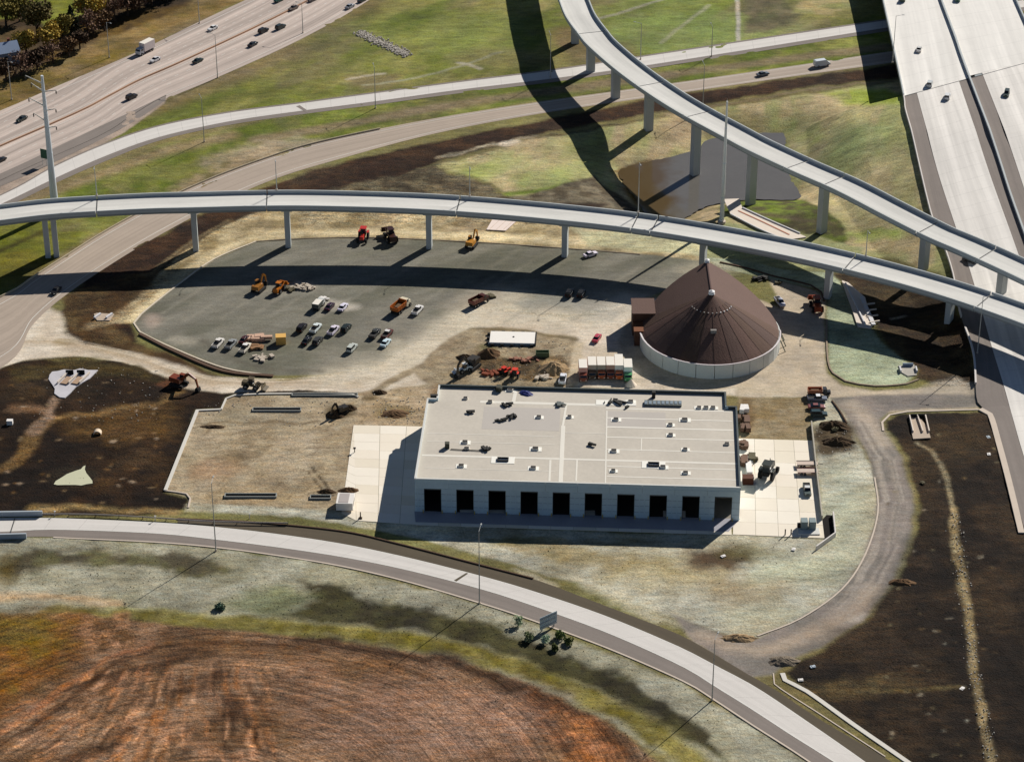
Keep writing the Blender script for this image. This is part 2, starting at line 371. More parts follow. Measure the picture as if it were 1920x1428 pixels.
# --- strip of pale earth between the flyover and the yard
poly([(205, 606), (235, 565), (310, 495), (400, 430), (480, 398), (600, 380), (900, 388), (1080, 410), (1310, 440), (1320, 500), (1060, 470), (480, 455), (410, 480), (330, 545), (262, 606)], (186, 168, 132), 1.2, 1.5, c2=(140, 124, 92), vsc=5, var=.25, relief=.3)
stroke([(262, 590), (340, 520), (430, 462), (520, 440), (700, 436), (900, 442), (1080, 452), (1180, 455)], 4.5, (214, 196, 158), fe=2, warp=.8, op=.9, var=.15)
poly([(1070, 425), (1190, 430), (1320, 455), (1316, 480), (1210, 470), (1100, 462)], (190, 184, 148), 1.5, 1.5, var=.12)
stroke([(250, 545), (300, 500), (360, 455), (430, 415)], 2.2, (150, 132, 100), fe=1, op=.8)
stroke([(262, 540), (330, 478), (420, 420), (480, 396)], 1.4, (60, 45, 30), fe=.8, op=.7)
poly([(112, 590), (118, 560), (160, 535), (240, 515), (300, 510), (262, 560), (210, 606), (250, 640), (420, 706), (520, 720), (380, 708), (250, 668), (150, 640)], (66, 48, 28), 1.2, 2, c2=(92, 74, 48), vsc=6, var=.3)
stroke([(170, 612), (210, 600), (250, 575), (290, 540)], 3, (150, 132, 104), fe=2, op=.7, var=.3)
# --- haul road
poly([(-300, 640), (-60, 590), (60, 560), (112, 585), (122, 622), (160, 645), (260, 662), (400, 706), (520, 714), (620, 706), (700, 690), (780, 640), (850, 596), (920, 580), (1080, 600), (1205, 560), (1250, 560), (1210, 620), (1205, 700), (1400, 722), (1560, 740), (1400, 746), (1380, 742), (1080, 725), (1072, 640), (880, 618), (790, 690), (820, 720), (700, 738), (420, 740), (350, 730), (300, 704), (230, 680), (140, 668), (50, 674), (5, 690), (-300, 760)], (218, 205, 186), 1.3, 1.2, reg=DIRT, c2=(198, 183, 162), vsc=9, var=.1, rough=.25)
stroke([(20, 640), (110, 640), (240, 668), (400, 715), (600, 716)], 2, (176, 154, 126), fe=1.5, op=.6)
blob(120, 640, 24, 6, (140, 124, 92), 1, 1, .7)
for o_ in range(-10, 12, 3):
    stroke([(20, 640+o_), (110, 640+o_*.7), (240, 667+o_*.8), (400, 714+o_*.8), (600, 716+o_), (720, 700+o_*1.6), (840, 630+o_*2)], .35, rnd.choice([(168, 148, 120), (226, 212, 190), (158, 140, 114)]), fe=.45, warp=.5, op=.55)
for i in range(26):
    x0 = rnd.uniform(620, 1050); y0 = 705-(x0-620)*.3+rnd.uniform(-16, 16); stroke([(x0-40, y0+16), (x0, y0), (x0+60, y0-26)], .35, rnd.choice([(170, 152, 126), (228, 216, 196)]), fe=.45, warp=.5, op=.5)
# --- lot asphalt
LOTP = [(480, 453), (560, 448), (700, 446), (900, 455), (1060, 465), (1230, 478), (1320, 490), (1290, 530), (1215, 556), (1080, 590), (900, 575), (850, 592), (780, 640), (700, 688), (600, 703), (500, 704), (420, 690), (330, 655), (262, 622), (250, 606), (262, 590), (330, 535), (400, 487)]
poly(LOTP, (106, 104, 90), .7, .3, reg=LOT, c2=(124, 120, 108), vsc=11, var=.28, ang=R(35), sq=.3, rough=.2)
for q in (((820, 645), (900, 585), (960, 560)), ((760, 690), (880, 600), (1000, 590), (1090, 600)), ((620, 705), (720, 680), (800, 640), (880, 590))):
    stroke(q, 11, (206, 194, 172), fe=6, warp=3, op=.8, var=.12, reg=DIRT)
blob(900, 555, 60, 16, (168, 156, 138), 5, 4, .7, rot=-.3); blob(1180, 575, 60, 22, (206, 196, 178), 5, 3, .9); blob(1120, 580, 60, 20, (170, 164, 152), 6, 4, .7); blob(960, 590, 60, 10, (198, 186, 166), 4, 3, .8)
blob(1020, 565, 60, 12, (150, 148, 138), 5, 4, .6)
blob(285, 600, 14, 14, (168, 152, 138), 2.5, 2, .9); blob(340, 640, 24, 8, (170, 162, 146), 2, 2, .7)
blob(640, 572, 36, 8, (190, 182, 168), 2, 2, .85, rot=.15); blob(570, 537, 22, 8, (180, 172, 160), 1.5, 2, .8)
blob(620, 545, 70, 10, (140, 136, 124), 5, 3, .5); blob(640, 665, 60, 14, (150, 144, 130), 5, 4, .6); blob(760, 610, 60, 30, (140, 134, 122), 8, 5, .55)
stroke([(380, 640), (430, 668), (500, 690), (600, 695)], 2, (90, 84, 74), fe=1.5, op=.5)
for i in range(16):
    x0 = 300+i*55+rnd.uniform(-20, 20); y0 = 600-rnd.uniform(0, 80); stroke([(x0, y0+26), (x0+40, y0), (x0+90, y0-30)], .9, (150, 144, 130), fe=1.2, op=.5)
for i in range(10):
    x0 = 560+i*60; stroke([(x0, 500), (x0+50, 470), (x0+90, 452)], 1.2, (134, 128, 112), fe=1.2, op=.35)
# --- construction yard behind the building
poly([(868, 618), (940, 612), (1082, 632), (1075, 700), (1082, 728), (800, 722), (780, 700), (700, 738), (670, 740), (790, 682), (840, 634)], (166, 150, 124), .8, 1.2, reg=YARD, c2=(138, 122, 98), vsc=5, var=.25, relief=.3)
stroke([(880, 616), (960, 620), (1080, 636)], 1.2, (104, 92, 66), fe=.8, warp=1.5, op=.8)
poly([(890, 655), (960, 672), (1060, 668), (1064, 700), (1000, 712), (930, 706), (880, 690)], (112, 92, 66), 1.2, 3, c2=(76, 62, 44), vsc=3, var=.5, relief=1, rough=1)
blob(1030, 690, 30, 16, (166, 142, 106), 2, 2, .9, var=.4); blob(915, 652, 18, 10, (100, 96, 62), 1.5, 2, .8)
blob(1010, 693, 10, 12, (56, 46, 34), 1, 1, .9)
poly([(1078, 640), (1095, 642), (1085, 722), (1062, 725)], (196, 180, 154), .6, .6, reg=DIRT)
# --- between haul road and left pad
poly([(660, 735), (830, 722), (812, 745), (800, 800), (640, 802), (655, 762)], (180, 160, 132), 1.2, 1.5, c2=(156, 136, 108), vsc=4, var=.25, relief=.3, reg=YARD)
blob(745, 772, 36, 14, (128, 110, 76), 2, 2, .8, var=.4); blob(708, 735, 14, 5, (60, 46, 30), .8, 1, .9); blob(690, 746, 16, 5, (100, 84, 56), 1, 1, .8)
blob(815, 735, 12, 12, (128, 102, 76), 2, 1, .7)
# --- fill area with trenches
FILL = [(368, 770), (415, 768), (424, 748), (440, 742), (660, 740), (680, 742), (668, 775), (665, 798), (645, 968), (357, 952), (350, 932), (310, 920)]
poly([(1, 2)] if False else FILL, (172, 156, 130), .5, .3, reg=YARD, c2=(148, 131, 106), vsc=7, var=.22, relief=.25)
blob(560, 850, 60, 30, (182, 166, 142), 5, 4, .7, rot=-.6, var=.2); blob(430, 860, 50, 12, (112, 92, 66), 3, 4, .6); blob(400, 880, 40, 20, (172, 140, 110), 3, 3, .6)
blob(480, 780, 100, 16, (152, 140, 118), 3, 3, .7, var=.3); stroke([(360, 802), (400, 794), (500, 794), (600, 790)], 1, (84, 66, 44), fe=.8, warp=2, op=.7)
blob(640, 772, 30, 14, (90, 76, 54), 1.5, 2, .9, var=.4); stroke([(585, 875), (612, 915), (622, 930)], .7, (50, 38, 26), fe=.5); stroke([(578, 885), (600, 918)], .6, (60, 46, 30), fe=.5)
blob(470, 930, 90, 14, (172, 150, 116), 3, 3, .6)
for i in range(14):
    x0 = 380+rnd.uniform(0, 210); y0 = 820+rnd.uniform(0, 100); stroke([(x0, y0+14), (x0+30, y0-4), (x0+50, y0-22)], .6, (188, 168, 136), fe=.8, op=.4)
for i in range(60):
    x0 = rnd.uniform(380, 620); y0 = rnd.uniform(795, 925); a_ = rnd.choice([0, .5, -.5, 1.2]); stroke([(x0-24*math.cos(a_), y0+10*math.sin(a_)), (x0+24*math.cos(a_), y0-10*math.sin(a_))], .35, rnd.choice([(196, 178, 148), (120, 100, 74), (104, 84, 60)]), fe=.4, warp=.6, op=.5)
# --- dark field at left
poly([(-300, 780), (-60, 715), (8, 688), (50, 674), (140, 667), (230, 679), (300, 702), (350, 728), (420, 738), (560, 732), (650, 736), (440, 740), (424, 746), (415, 765), (368, 768), (308, 922), (350, 936), (356, 952), (300, 966), (-300, 966)], (26, 17, 10), .7, .8, c2=(46, 31, 17), vsc=11, var=.45, relief=1.0, rough=1)
poly([(20, 690), (150, 672), (260, 690), (330, 720), (200, 705), (90, 700), (30, 720)], (74, 62, 34), 2, 3, op=.7, var=.5)
blob(40, 735, 50, 20, (66, 50, 32), 3, 4, .7, var=.5)
stroke([(85, 785), (150, 780), (220, 768), (300, 752), (340, 735)], 2.4, (140, 112, 74), fe=1.5, warp=2, op=.85, var=.4)
poly([(100, 790), (220, 772), (330, 745), (345, 770), (320, 830), (200, 830), (120, 812)], (84, 62, 34), 4, 4, op=.75, var=.4)
stroke([(-20, 885), (20, 872), (48, 850), (62, 815), (80, 795)], 4.2, (118, 92, 58), fe=1.2, warp=1, op=.95, var=.25)
stroke([(62, 812), (90, 780), (105, 755), (112, 745)], 3.4, (140, 116, 96), fe=1, warp=2.5, op=.9, var=.5)
blob(60, 768, 34, 7, (132, 102, 76), 2, 3, .8)
blob(180, 905, 50, 10, (82, 58, 30), 2, 4, .6, var=.5); blob(250, 860, 40, 14, (84, 64, 42), 3, 4, .6, var=.5); blob(300, 880, 20, 30, (60, 42, 22), 3, 3, .6)
stroke([(60, 953), (140, 950), (240, 955), (330, 962)], 2.6, (146, 122, 82), fe=1.5, warp=1.5, op=.9, var=.35)
blob(330, 718, 34, 9, (98, 62, 42), 1.5, 2, .85, var=.3); blob(150, 672, 60, 4, (110, 100, 60), 1.5, 2, .6)
blob(138, 894, 44, 22, (40, 33, 22), 2, 1, .9, relief=0); blob(135, 720, 56, 32, (44, 34, 22), 2, 1, .5, relief=0)
for i in range(60):
    blob(rnd.uniform(0, 300), rnd.uniform(700, 950), rnd.uniform(2, 7), rnd.uniform(1, 3), rnd.choice([(130, 108, 80), (100, 74, 44), (160, 140, 118)]), .5, 1, .7)
# --- right of the building
poly([(1385, 744), (1515, 746), (1524, 824), (1385, 824)], (152, 136, 108), .5, .3, reg=YARD, c2=(136, 118, 88), vsc=4, var=.18)
blob(1398, 775, 14, 30, (104, 82, 54), 1.5, 2, .8, var=.4)
poly([(1560, 742), (1575, 765), (1612, 830), (1640, 880), (1648, 960), (1625, 1040), (1580, 1110), (1500, 1168), (1410, 1200), (1330, 1180), (1240, 1150), (1100, 1096), (1000, 1072), (880, 1034), (700, 990), (560, 968), (350, 960), (350, 945), (640, 955), (700, 975), (1180, 1000), (1400, 1000), (1545, 1010), (1530, 830), (1520, 750)], (168, 160, 136), .8, 1.2, c2=(180, 176, 158), vsc=12, var=.2, relief=.3)
blob(1100, 1040, 190, 14, (150, 132, 90), 3, 5, .75, rot=.16, var=.3); blob(1250, 1075, 120, 26, (156, 142, 104), 6, 5, .6); blob(960, 1010, 60, 8, (104, 96, 56), 2, 4, .7, rot=.1); blob(1150, 1015, 60, 6, (120, 108, 70), 2, 3, .7)
blob(1350, 1045, 62, 22, (66, 46, 30), 3, 4, .92, var=.3); blob(1390, 1100, 70, 24, (140, 118, 84), 6, 5, .6); blob(1400, 1035, 60, 14, (96, 92, 54), 3, 4, .5)
blob(1580, 960, 40, 90, (176, 180, 158), 6, 4, .6); blob(1500, 1070, 90, 30, (170, 172, 142), 6, 5, .6); blob(1440, 1150, 90, 16, (184, 182, 158), 4, 4, .7)
blob(760, 985, 90, 6, (186, 178, 146), 2, 3, .7, rot=.12); blob(1000, 1085, 50, 6, (196, 186, 160), 1.5, 2, .8, rot=.3); blob(1180, 1130, 100, 9, (196, 188, 164), 2.5, 3, .8, rot=.42)
poly([(1528, 800), (1560, 790), (1590, 792), (1606, 815), (1606, 842), (1560, 850), (1534, 850)], (58, 48, 34), 1.6, 2, c2=(86, 74, 56), vsc=4, var=.5, relief=1)
# --- around the dome
blob(1335, 640, 175, 92, (198, 182, 158), .8, .5, reg=DIRT, c2=(180, 166, 146), vsc=8, var=.1, rough=.2)
poly([(1440, 520), (1530, 545), (1550, 560), (1545, 600), (1550, 700), (1580, 722), (1640, 732), (1830, 722), (1835, 765), (1700, 770), (1650, 775), (1560, 745), (1380, 740), (1380, 722), (1450, 700), (1475, 640), (1460, 560)], (198, 182, 158), .8, .5, reg=DIRT, c2=(180, 166, 146), vsc=8, var=.1, rough=.2)
poly([(1320, 482), (1400, 488), (1470, 505), (1560, 512), (1600, 560), (1650, 640), (1720, 695), (1700, 720), (1640, 724), (1585, 716), (1556, 695), (1550, 600), (1553, 560), (1530, 540), (1440, 522), (1360, 505)], (156, 162, 132), .6, .6, c2=(176, 182, 152), vsc=9, var=.15)
blob(1330, 505, 60, 16, (168, 160, 140), 4, 3, .7)
poly([(1560, 512), (1600, 505), (1780, 560), (1815, 620), (1832, 700), (1830, 722), (1760, 722), (1720, 712), (1722, 695), (1660, 645), (1610, 560)], (58, 44, 30), 1.0, 1.5, c2=(80, 66, 44), vsc=7, var=.4, relief=.8, rough=1)
blob(1740, 610, 40, 14, (104, 88, 60), 4, 4, .7, var=.4); stroke([(1668, 598), (1680, 596), (1697, 592)], 1, (170, 160, 140), fe=.5)
poly([(1700, 735), (1790, 705), (1830, 716), (1836, 752), (1720, 745)], (176, 164, 146), 1.5, 1.5, op=.9, reg=SROAD)
# --- service road
SR_L = [(1560, 745), (1600, 800), (1632, 855), (1645, 920), (1640, 985), (1608, 1065), (1550, 1128), (1480, 1170), (1400, 1202), (1330, 1180), (1260, 1152)]
SR_R = [(1300, 1205), (1400, 1270), (1450, 1262), (1480, 1240), (1545, 1212), (1620, 1160), (1675, 1085), (1706, 1000), (1712, 930), (1690, 860), (1660, 812), (1650, 785), (1668, 770), (1700, 766), (1835, 764), (1832, 740), (1700, 738), (1640, 740)]
poly(SR_L+SR_R, (140, 130, 122), .9, .8, reg=SROAD, c2=(122, 116, 108), vsc=12, var=.13, rough=.25)
for o_ in (-14, 8, 26):
    stroke([(1600+o_, 780), (1655+o_, 860), (1672+o_, 940), (1660+o_, 1020), (1625+o_, 1090), (1560+o_, 1160), (1480+o_, 1205)], 1.1, (166, 154, 142), fe=1.2, warp=1.2, op=.5)
stroke([(1600, 760), (1640, 810), (1650, 830)], 5, (196, 180, 160), fe=3, op=.7); blob(1600, 1160, 22, 7, (226, 220, 210), 1.5, 2, .9, rot=-.5)
stroke([(1640, 1110), (1560, 1175), (1460, 1215), (1380, 1215), (1320, 1195)], 5, (180, 162, 142), fe=3, warp=2, op=.75)
stroke([(1700, 1010), (1675, 1080), (1640, 1130)], 3, (96, 92, 88), fe=2, op=.6)
poly([(1640, 745), (1750, 735), (1760, 762), (1665, 768)], (118, 112, 106), 2, 1.5, op=.7)
for i in range(50):
    t = rnd.random()*.85; k = int(t*6); pts_ = [(1610, 790), (1655, 860), (1672, 940), (1660, 1020), (1625, 1090), (1560, 1160), (1480, 1205)]; a_, b_ = pts_[k], pts_[k+1]; ox = rnd.uniform(-22, 24)
    stroke([(a_[0]+ox, a_[1]), (b_[0]+ox, b_[1])], .4, rnd.choice([(172, 162, 150), (104, 98, 92), (184, 172, 156)]), fe=.5, warp=.6, op=.5)
# --- right dark field
poly([(1664, 800), (1662, 788), (1680, 776), (1858, 770), (1880, 830), (1905, 935), (1960, 1060), (2050, 1500), (1760, 1500), (1700, 1428), (1500, 1290), (1475, 1262), (1500, 1240), (1550, 1216), (1625, 1164), (1685, 1085), (1715, 1000), (1722, 930), (1700, 858)], (32, 24, 17), .9, 1.5, c2=(56, 43, 29), vsc=10, var=.4, relief=.8, rough=1)
blob(1640, 1200, 80, 60, (62, 48, 34), 8, 6, .6, var=.3); blob(1740, 850, 40, 50, (66, 52, 34), 6, 5, .5, var=.4); blob(1600, 1290, 120, 16, (98, 82, 54), 3, 4, .7, var=.4, rot=-.05); blob(1800, 830, 50, 30, (70, 56, 38), 5, 4, .5)
stroke([(1640, 1296), (1720, 1295), (1800, 1288)], 1, (120, 104, 68), fe=1, op=.7)
stroke([(1722, 828), (1745, 842), (1768, 880), (1782, 930), (1788, 960)], 1.1, (150, 136, 108), fe=.7, warp=1, op=.9)
stroke([(1788, 950), (1792, 1010), (1806, 1090), (1816, 1160), (1826, 1250), (1842, 1340), (1866, 1450)], 2.0, (150, 132, 98), fe=.8, warp=1, op=.95, var=.3)
stroke([(1752, 960), (1770, 1080), (1795, 1200)], 2, (24, 17, 12), fe=2, op=.6)
for i in range(60):
    blob(rnd.uniform(1660, 1880), rnd.uniform(800, 1420), rnd.uniform(1.5, 6), rnd.uniform(1, 3), rnd.choice([(130, 118, 90), (96, 80, 56), (160, 150, 130)]), .5, 1, .6)
# --- slopes below the bottom ramp
poly([(-300, 1006), (0, 1008), (55, 1006), (300, 1018), (407, 1027), (640, 1062), (900, 1132), (1030, 1180), (1280, 1280), (1413, 1362), (1530, 1440), (1620, 1520), (1300, 1520), (1250, 1420), (1100, 1330), (900, 1250), (600, 1190), (300, 1160), (-300, 1160)], (146, 141, 118), 1, 1.5, c2=(164, 160, 140), vsc=12, var=.25, relief=.5)
poly([(60, 1030), (200, 1030), (400, 1048), (440, 1065), (380, 1080), (240, 1062), (100, 1060), (20, 1085), (0, 1060)], (78, 74, 36), 2, 4, op=.85, var=.5, c2=(56, 46, 24), vsc=5)
blob(10, 1070, 26, 30, (84, 68, 28), 2, 3, .7, var=.4)
poly([(560, 1085), (640, 1105), (760, 1130), (870, 1155), (960, 1180), (1060, 1215), (1180, 1275), (1320, 1365), (1360, 1428), (1280, 1390), (1160, 1310), (1040, 1262), (900, 1212), (760, 1185), (640, 1170), (520, 1150), (600, 1130)], (42, 36, 17), 2, 4, op=.95, var=.5, c2=(66, 62, 30), vsc=6, relief=.8)
poly([(400, 1130), (520, 1100), (600, 1120), (520, 1155)], (112, 116, 84), 3, 3, op=.8, var=.3)
blob(180, 1090, 150, 14, (150, 144, 122), 3, 5, .6); stroke([(-60, 1118), (60, 1118), (160, 1122), (220, 1132)], 3, (190, 158, 120), fe=2, warp=2, op=.85, var=.3)
blob(180, 1130, 22, 8, (205, 182, 150), 1.2, 1.5, .8)
stroke([(200, 1140), (340, 1148), (470, 1160), (560, 1168)], 1.6, (190, 186, 140), fe=1, warp=1.5, op=.75, var=.3)
stroke([(100, 1150), (300, 1158), (520, 1172), (680, 1190), (850, 1218), (1000, 1262), (1130, 1318), (1230, 1376), (1300, 1440)], 6.5, (112, 102, 46), fe=2, warp=2.5, var=.45, c2=(134, 124, 72), vsc=5)
# --- ploughed field
FLD = [(-300, 1150), (0, 1148), (160, 1150), (300, 1168), (500, 1188), (680, 1206), (850, 1234), (980, 1275), (1100, 1335), (1180, 1380), (1250, 1440), (1300, 1520), (-300, 1620)]
ii, mm_ = poly(FLD, (140, 110, 86), 1, 1.2, reg=FIELD, c2=(106, 80, 58), vsc=16, var=.2, relief=.3, rough=1)
FM[ii] = mm_
ctr = P(380, 1560); F0 = P(230, 1140)
rr = np.hypot(X[ii]-ctr.x, Y[ii]-ctr.y)
wx = (fbm(X[ii], Y[ii], 18, 3, seed=11)-.5)*4
ang = np.arctan2(X[ii]-F0.x+6, -(Y[ii]-F0.y-25))
edge = sdf([(p.x, p.y) for p in PL(FLD)], X[ii], Y[ii])
inner = sm((-edge-13)/10)*sm((X[ii]+75)/-30+1.0)
FUR[ii] = np.where(edge > -1e9, rr+wx*.4, 0)*(1-inner)+(ang*62+wx)*inner
FUR[ii] = rr+wx*.5
poly([(-300, 1150), (0, 1148), (150, 1152), (170, 1200), (110, 1270), (20, 1320), (-60, 1400), (-300, 1420)], (112, 90, 40), 5, 5, var=.3, reg=FIELD, c2=(124, 84, 46), vsc=10)
poly([(160, 1152), (240, 1150), (262, 1190), (230, 1215), (170, 1225)], (172, 130, 98), 2, 3, var=.5, c2=(104, 76, 50), vsc=3)
for (a, b, c_, d_) in ((190, 1300, 40, 17), (240, 1340, 60, 22), (310, 1380, 40, 26), (130, 1340, 30, 14), (340, 1310, 22, 12), (395, 1400, 20, 20)):
    blob(a, b, c_, d_, (190, 144, 110), 3, 6, .6, rot=-.75, var=.6, c2=(104, 70, 42), vsc=3)
q_ = random.Random(77)
for i in range(230):
    x_ = q_.uniform(20, 520); y_ = q_.uniform(1255, 1440); L2 = q_.uniform(16, 60)
    if y_ < 1330-(x_-20)*.45: continue
    t = (x_-390)/300+q_.uniform(-.12, .12); dx_ = math.sin(t)*L2; dy_ = math.cos(t)*L2
    stroke([(x_-dx_*.5, y_-dy_*.5), (x_+dx_*.1, y_+dy_*.05), (x_+dx_*.5, y_+dy_*.5)], q_.uniform(.3, 1.1), q_.choice([(206, 156, 120), (196, 142, 104), (60, 38, 20), (50, 32, 18), (160, 108, 70)]), fe=.6, warp=1.0, op=q_.uniform(.35, .8), var=.5)
for i in range(70):
    x_ = q_.uniform(560, 1180); y_ = 1235+(x_-560)*.16+q_.uniform(10, 160); L2 = q_.uniform(30, 80); sl = (x_-480)/420
    stroke([(x_, y_), (x_+L2*.6, y_+L2*sl*.45), (x_+L2, y_+L2*sl)], q_.uniform(.3, .9), q_.choice([(186, 136, 106), (170, 122, 92), (92, 58, 36), (76, 48, 28)]), fe=.7, warp=.8, op=q_.uniform(.2, .55), reg=None)
for (a, b, c_, d_) in ((370, 1290, 50, 12), (420, 1330, 36, 20), (330, 1240, 60, 8), (180, 1400, 60, 20), (200, 1265, 20, 8)):
    blob(a, b, c_, d_, (56, 34, 16), 3, 6, .75, rot=-.5, var=.4)
blob(820, 1350, 240, 60, (166, 132, 112), 12, 6, .6, var=.15); blob(700, 1300, 200, 40, (154, 120, 96), 10, 6, .5); blob(560, 1225, 200, 14, (118, 84, 54), 4, 4, .6, rot=.1)
stroke([(560, 1198), (700, 1216), (860, 1246), (980, 1292), (1100, 1352), (1190, 1420)], 3.2, (50, 32, 18), fe=2, warp=3, op=.9, var=.5)
stroke([(0, 1400), (130, 1310), (230, 1235), (300, 1212), (440, 1205), (600, 1216)], 1.6, (66, 40, 20), fe=1, warp=1.5, op=.7)
stroke([(-20, 1390), (110, 1300), (210, 1232), (290, 1205)], 1.2, (168, 112, 78), fe=1, warp=1.5, op=.6)
poly([(1000, 1300), (1120, 1360), (1200, 1428), (1240, 1500), (1130, 1500), (1060, 1420)], (92, 58, 34), 3, 4, op=.7, var=.6, c2=(170, 112, 72), vsc=4)

gg = (REG == GR); t1 = fbm(X, Y, 26, 5, R(35), .45, 41); t2 = fbm(X, Y, 7, 4, R(20), .5, 42)
lum = (1+(t1-.5)*.9)*(1+(t2-.5)*.8); COL[gg] *= lum[gg][:, None]
tb = sm((fbm(X, Y, 15, 4, R(50), .5, 43)-.48)/.25)*.5*(Y > 95)*(X < 120)
lm = COL.sum(1)/3
br_ = np.array([1.28, .96, .62]); COL[gg] = COL[gg]*(1-tb[gg][:, None])+(lm[:, None]*br_[None])[gg]*tb[gg][:, None]
Z += RELIEF*((fbm(X, Y, 11, 4, seed=21)-.5)*.9+(fbm(X, Y, 3.2, 3, seed=22)-.5)*.35)*(np.abs(X) < 260)*(np.abs(Y) < 360)
Z += (fbm(X, Y, 900, 4, seed=31)-.5)*60*sm((np.maximum(np.abs(X), np.abs(Y-60))-500)/1500)
Z -= FM*.0

# outside colour variety is already in COL; material
gm = bpy.data.materials.new('ground_surface'); gm.use_nodes = True
def ground_nodes():
    n = gm.node_tree.nodes; l = gm.node_tree.links; b = n['Principled BSDF']
    b.inputs['Roughness'].default_value = .95; b.inputs['Specular IOR Level'].default_value = .15
    a = n.new('ShaderNodeAttribute'); a.attribute_name = 'Col'; g = n.new('ShaderNodeNewGeometry')
    fu = n.new('ShaderNodeAttribute'); fu.attribute_name = 'furrow'; fm = n.new('ShaderNodeAttribute'); fm.attribute_name = 'fmask'; ro = n.new('ShaderNodeAttribute'); ro.attribute_name = 'roughn'
    m0 = n.new('ShaderNodeMapping'); m0.inputs['Rotation'].default_value = (.61, .47, .83); m0.inputs['Location'].default_value = (3.3, 7.7, 1.37); l.new(g.outputs['Position'], m0.inputs['Vector'])
    def T(sc, det=5, vec=None, r=.65):
        t = n.new('ShaderNodeTexNoise'); t.inputs['Scale'].default_value = sc; t.inputs['Detail'].default_value = det; t.inputs['Roughness'].default_value = r
        l.new(vec or m0.outputs[0], t.inputs['Vector']); return t.outputs['Fac']
    def O(op, x, y, z=None):
        t = n.new('ShaderNodeMath'); t.operation = op
        for i, q in enumerate((x, y, z)):
            if q is None: continue
            if isinstance(q, (int, float)): t.inputs[i].default_value = q
            else: l.new(q, t.inputs[i])
        return t.outputs[0]
    # fine speckle, stronger where the surface is rough
    mp = n.new('ShaderNodeMapping'); mp.inputs['Scale'].default_value = (.5, 1.7, 1); mp.inputs['Rotation'].default_value = (.35, .3, .25); l.new(g.outputs['Position'], mp.inputs['Vector'])
    f1 = O('SUBTRACT', T(1.6, 6), .5); f2 = O('SUBTRACT', T(.35, 5, mp.outputs[0]), .5); f3 = O('SUBTRACT', T(5.5, 3), .5)
    amp = O('MULTIPLY_ADD', ro.outputs['Fac'], 2.3, .42)
    s = O('ADD', O('MULTIPLY', f1, 1.0), O('ADD', O('MULTIPLY', f2, .9), O('MULTIPLY', f3, .7)))
    s = O('MULTIPLY_ADD', s, amp, 1.0)
    # furrows
    cmb = n.new('ShaderNodeCombineXYZ'); l.new(fu.outputs['Fac'], cmb.inputs[0]); sp = n.new('ShaderNodeSeparateXYZ'); l.new(g.outputs['Position'], sp.inputs[0])
    l.new(O('MULTIPLY', sp.outputs['X'], .03), cmb.inputs[1]); l.new(O('MULTIPLY', sp.outputs['Y'], .03), cmb.inputs[2])
    fn = O('SUBTRACT', T(1.0, 4, cmb.outputs[0], .7), .5); fn2 = O('SUBTRACT', T(.28, 3, cmb.outputs[0], .6), .5)
    ff = O('MULTIPLY', O('ADD', O('MULTIPLY', fn, 2.0), O('MULTIPLY', fn2, 1.3)), fm.outputs['Fac'])
    s = O('MULTIPLY', s, O('ADD', ff, 1.0)); s = O('MAXIMUM', s, .12)
    vm = n.new('ShaderNodeVectorMath'); vm.operation = 'SCALE'; l.new(s, vm.inputs['Scale'])
    tn = O('MULTIPLY', O('MULTIPLY', O('SUBTRACT', T(.75, 6, mp.outputs[0], .7), .5), ro.outputs['Fac']), .9)
    ct = n.new('ShaderNodeCombineXYZ'); l.new(O('ADD', tn, 1.0), ct.inputs[0]); ct.inputs[1].default_value = 1; l.new(O('SUBTRACT', 1.0, tn), ct.inputs[2])
    vt = n.new('ShaderNodeVectorMath'); vt.operation = 'MULTIPLY'; l.new(a.outputs['Color'], vt.inputs[0]); l.new(ct.outputs[0], vt.inputs[1]); l.new(vt.outputs[0], vm.inputs[0])
    # slight hue drift
    h = n.new('ShaderNodeHueSaturation'); l.new(vm.outputs[0], h.inputs['Color']); l.new(O('MULTIPLY_ADD', T(.09, 4), .016, .492), h.inputs['Hue']); l.new(O('MULTIPLY_ADD', T(.21, 4), .4, .86), h.inputs['Saturation'])
    l.new(h.outputs[0], b.inputs['Base Color'])
    bp = n.new('ShaderNodeBump'); bp.inputs['Strength'].default_value = .8; bp.inputs['Distance'].default_value = 1
    hh = O('ADD', O('MULTIPLY', O('MULTIPLY', T(1.9, 5), ro.outputs['Fac']), .5), O('MULTIPLY', ff, .18))
    l.new(hh, bp.inputs['Height']); l.new(bp.outputs[0], b.inputs['Normal'])
ground_nodes()
idxg = np.arange(X.size).reshape(NY, NX)
quads = np.stack([idxg[:-1, :-1], idxg[:-1, 1:], idxg[1:, 1:], idxg[1:, :-1]], -1).reshape(-1, 4)
qreg = REG[quads[:, 0]]
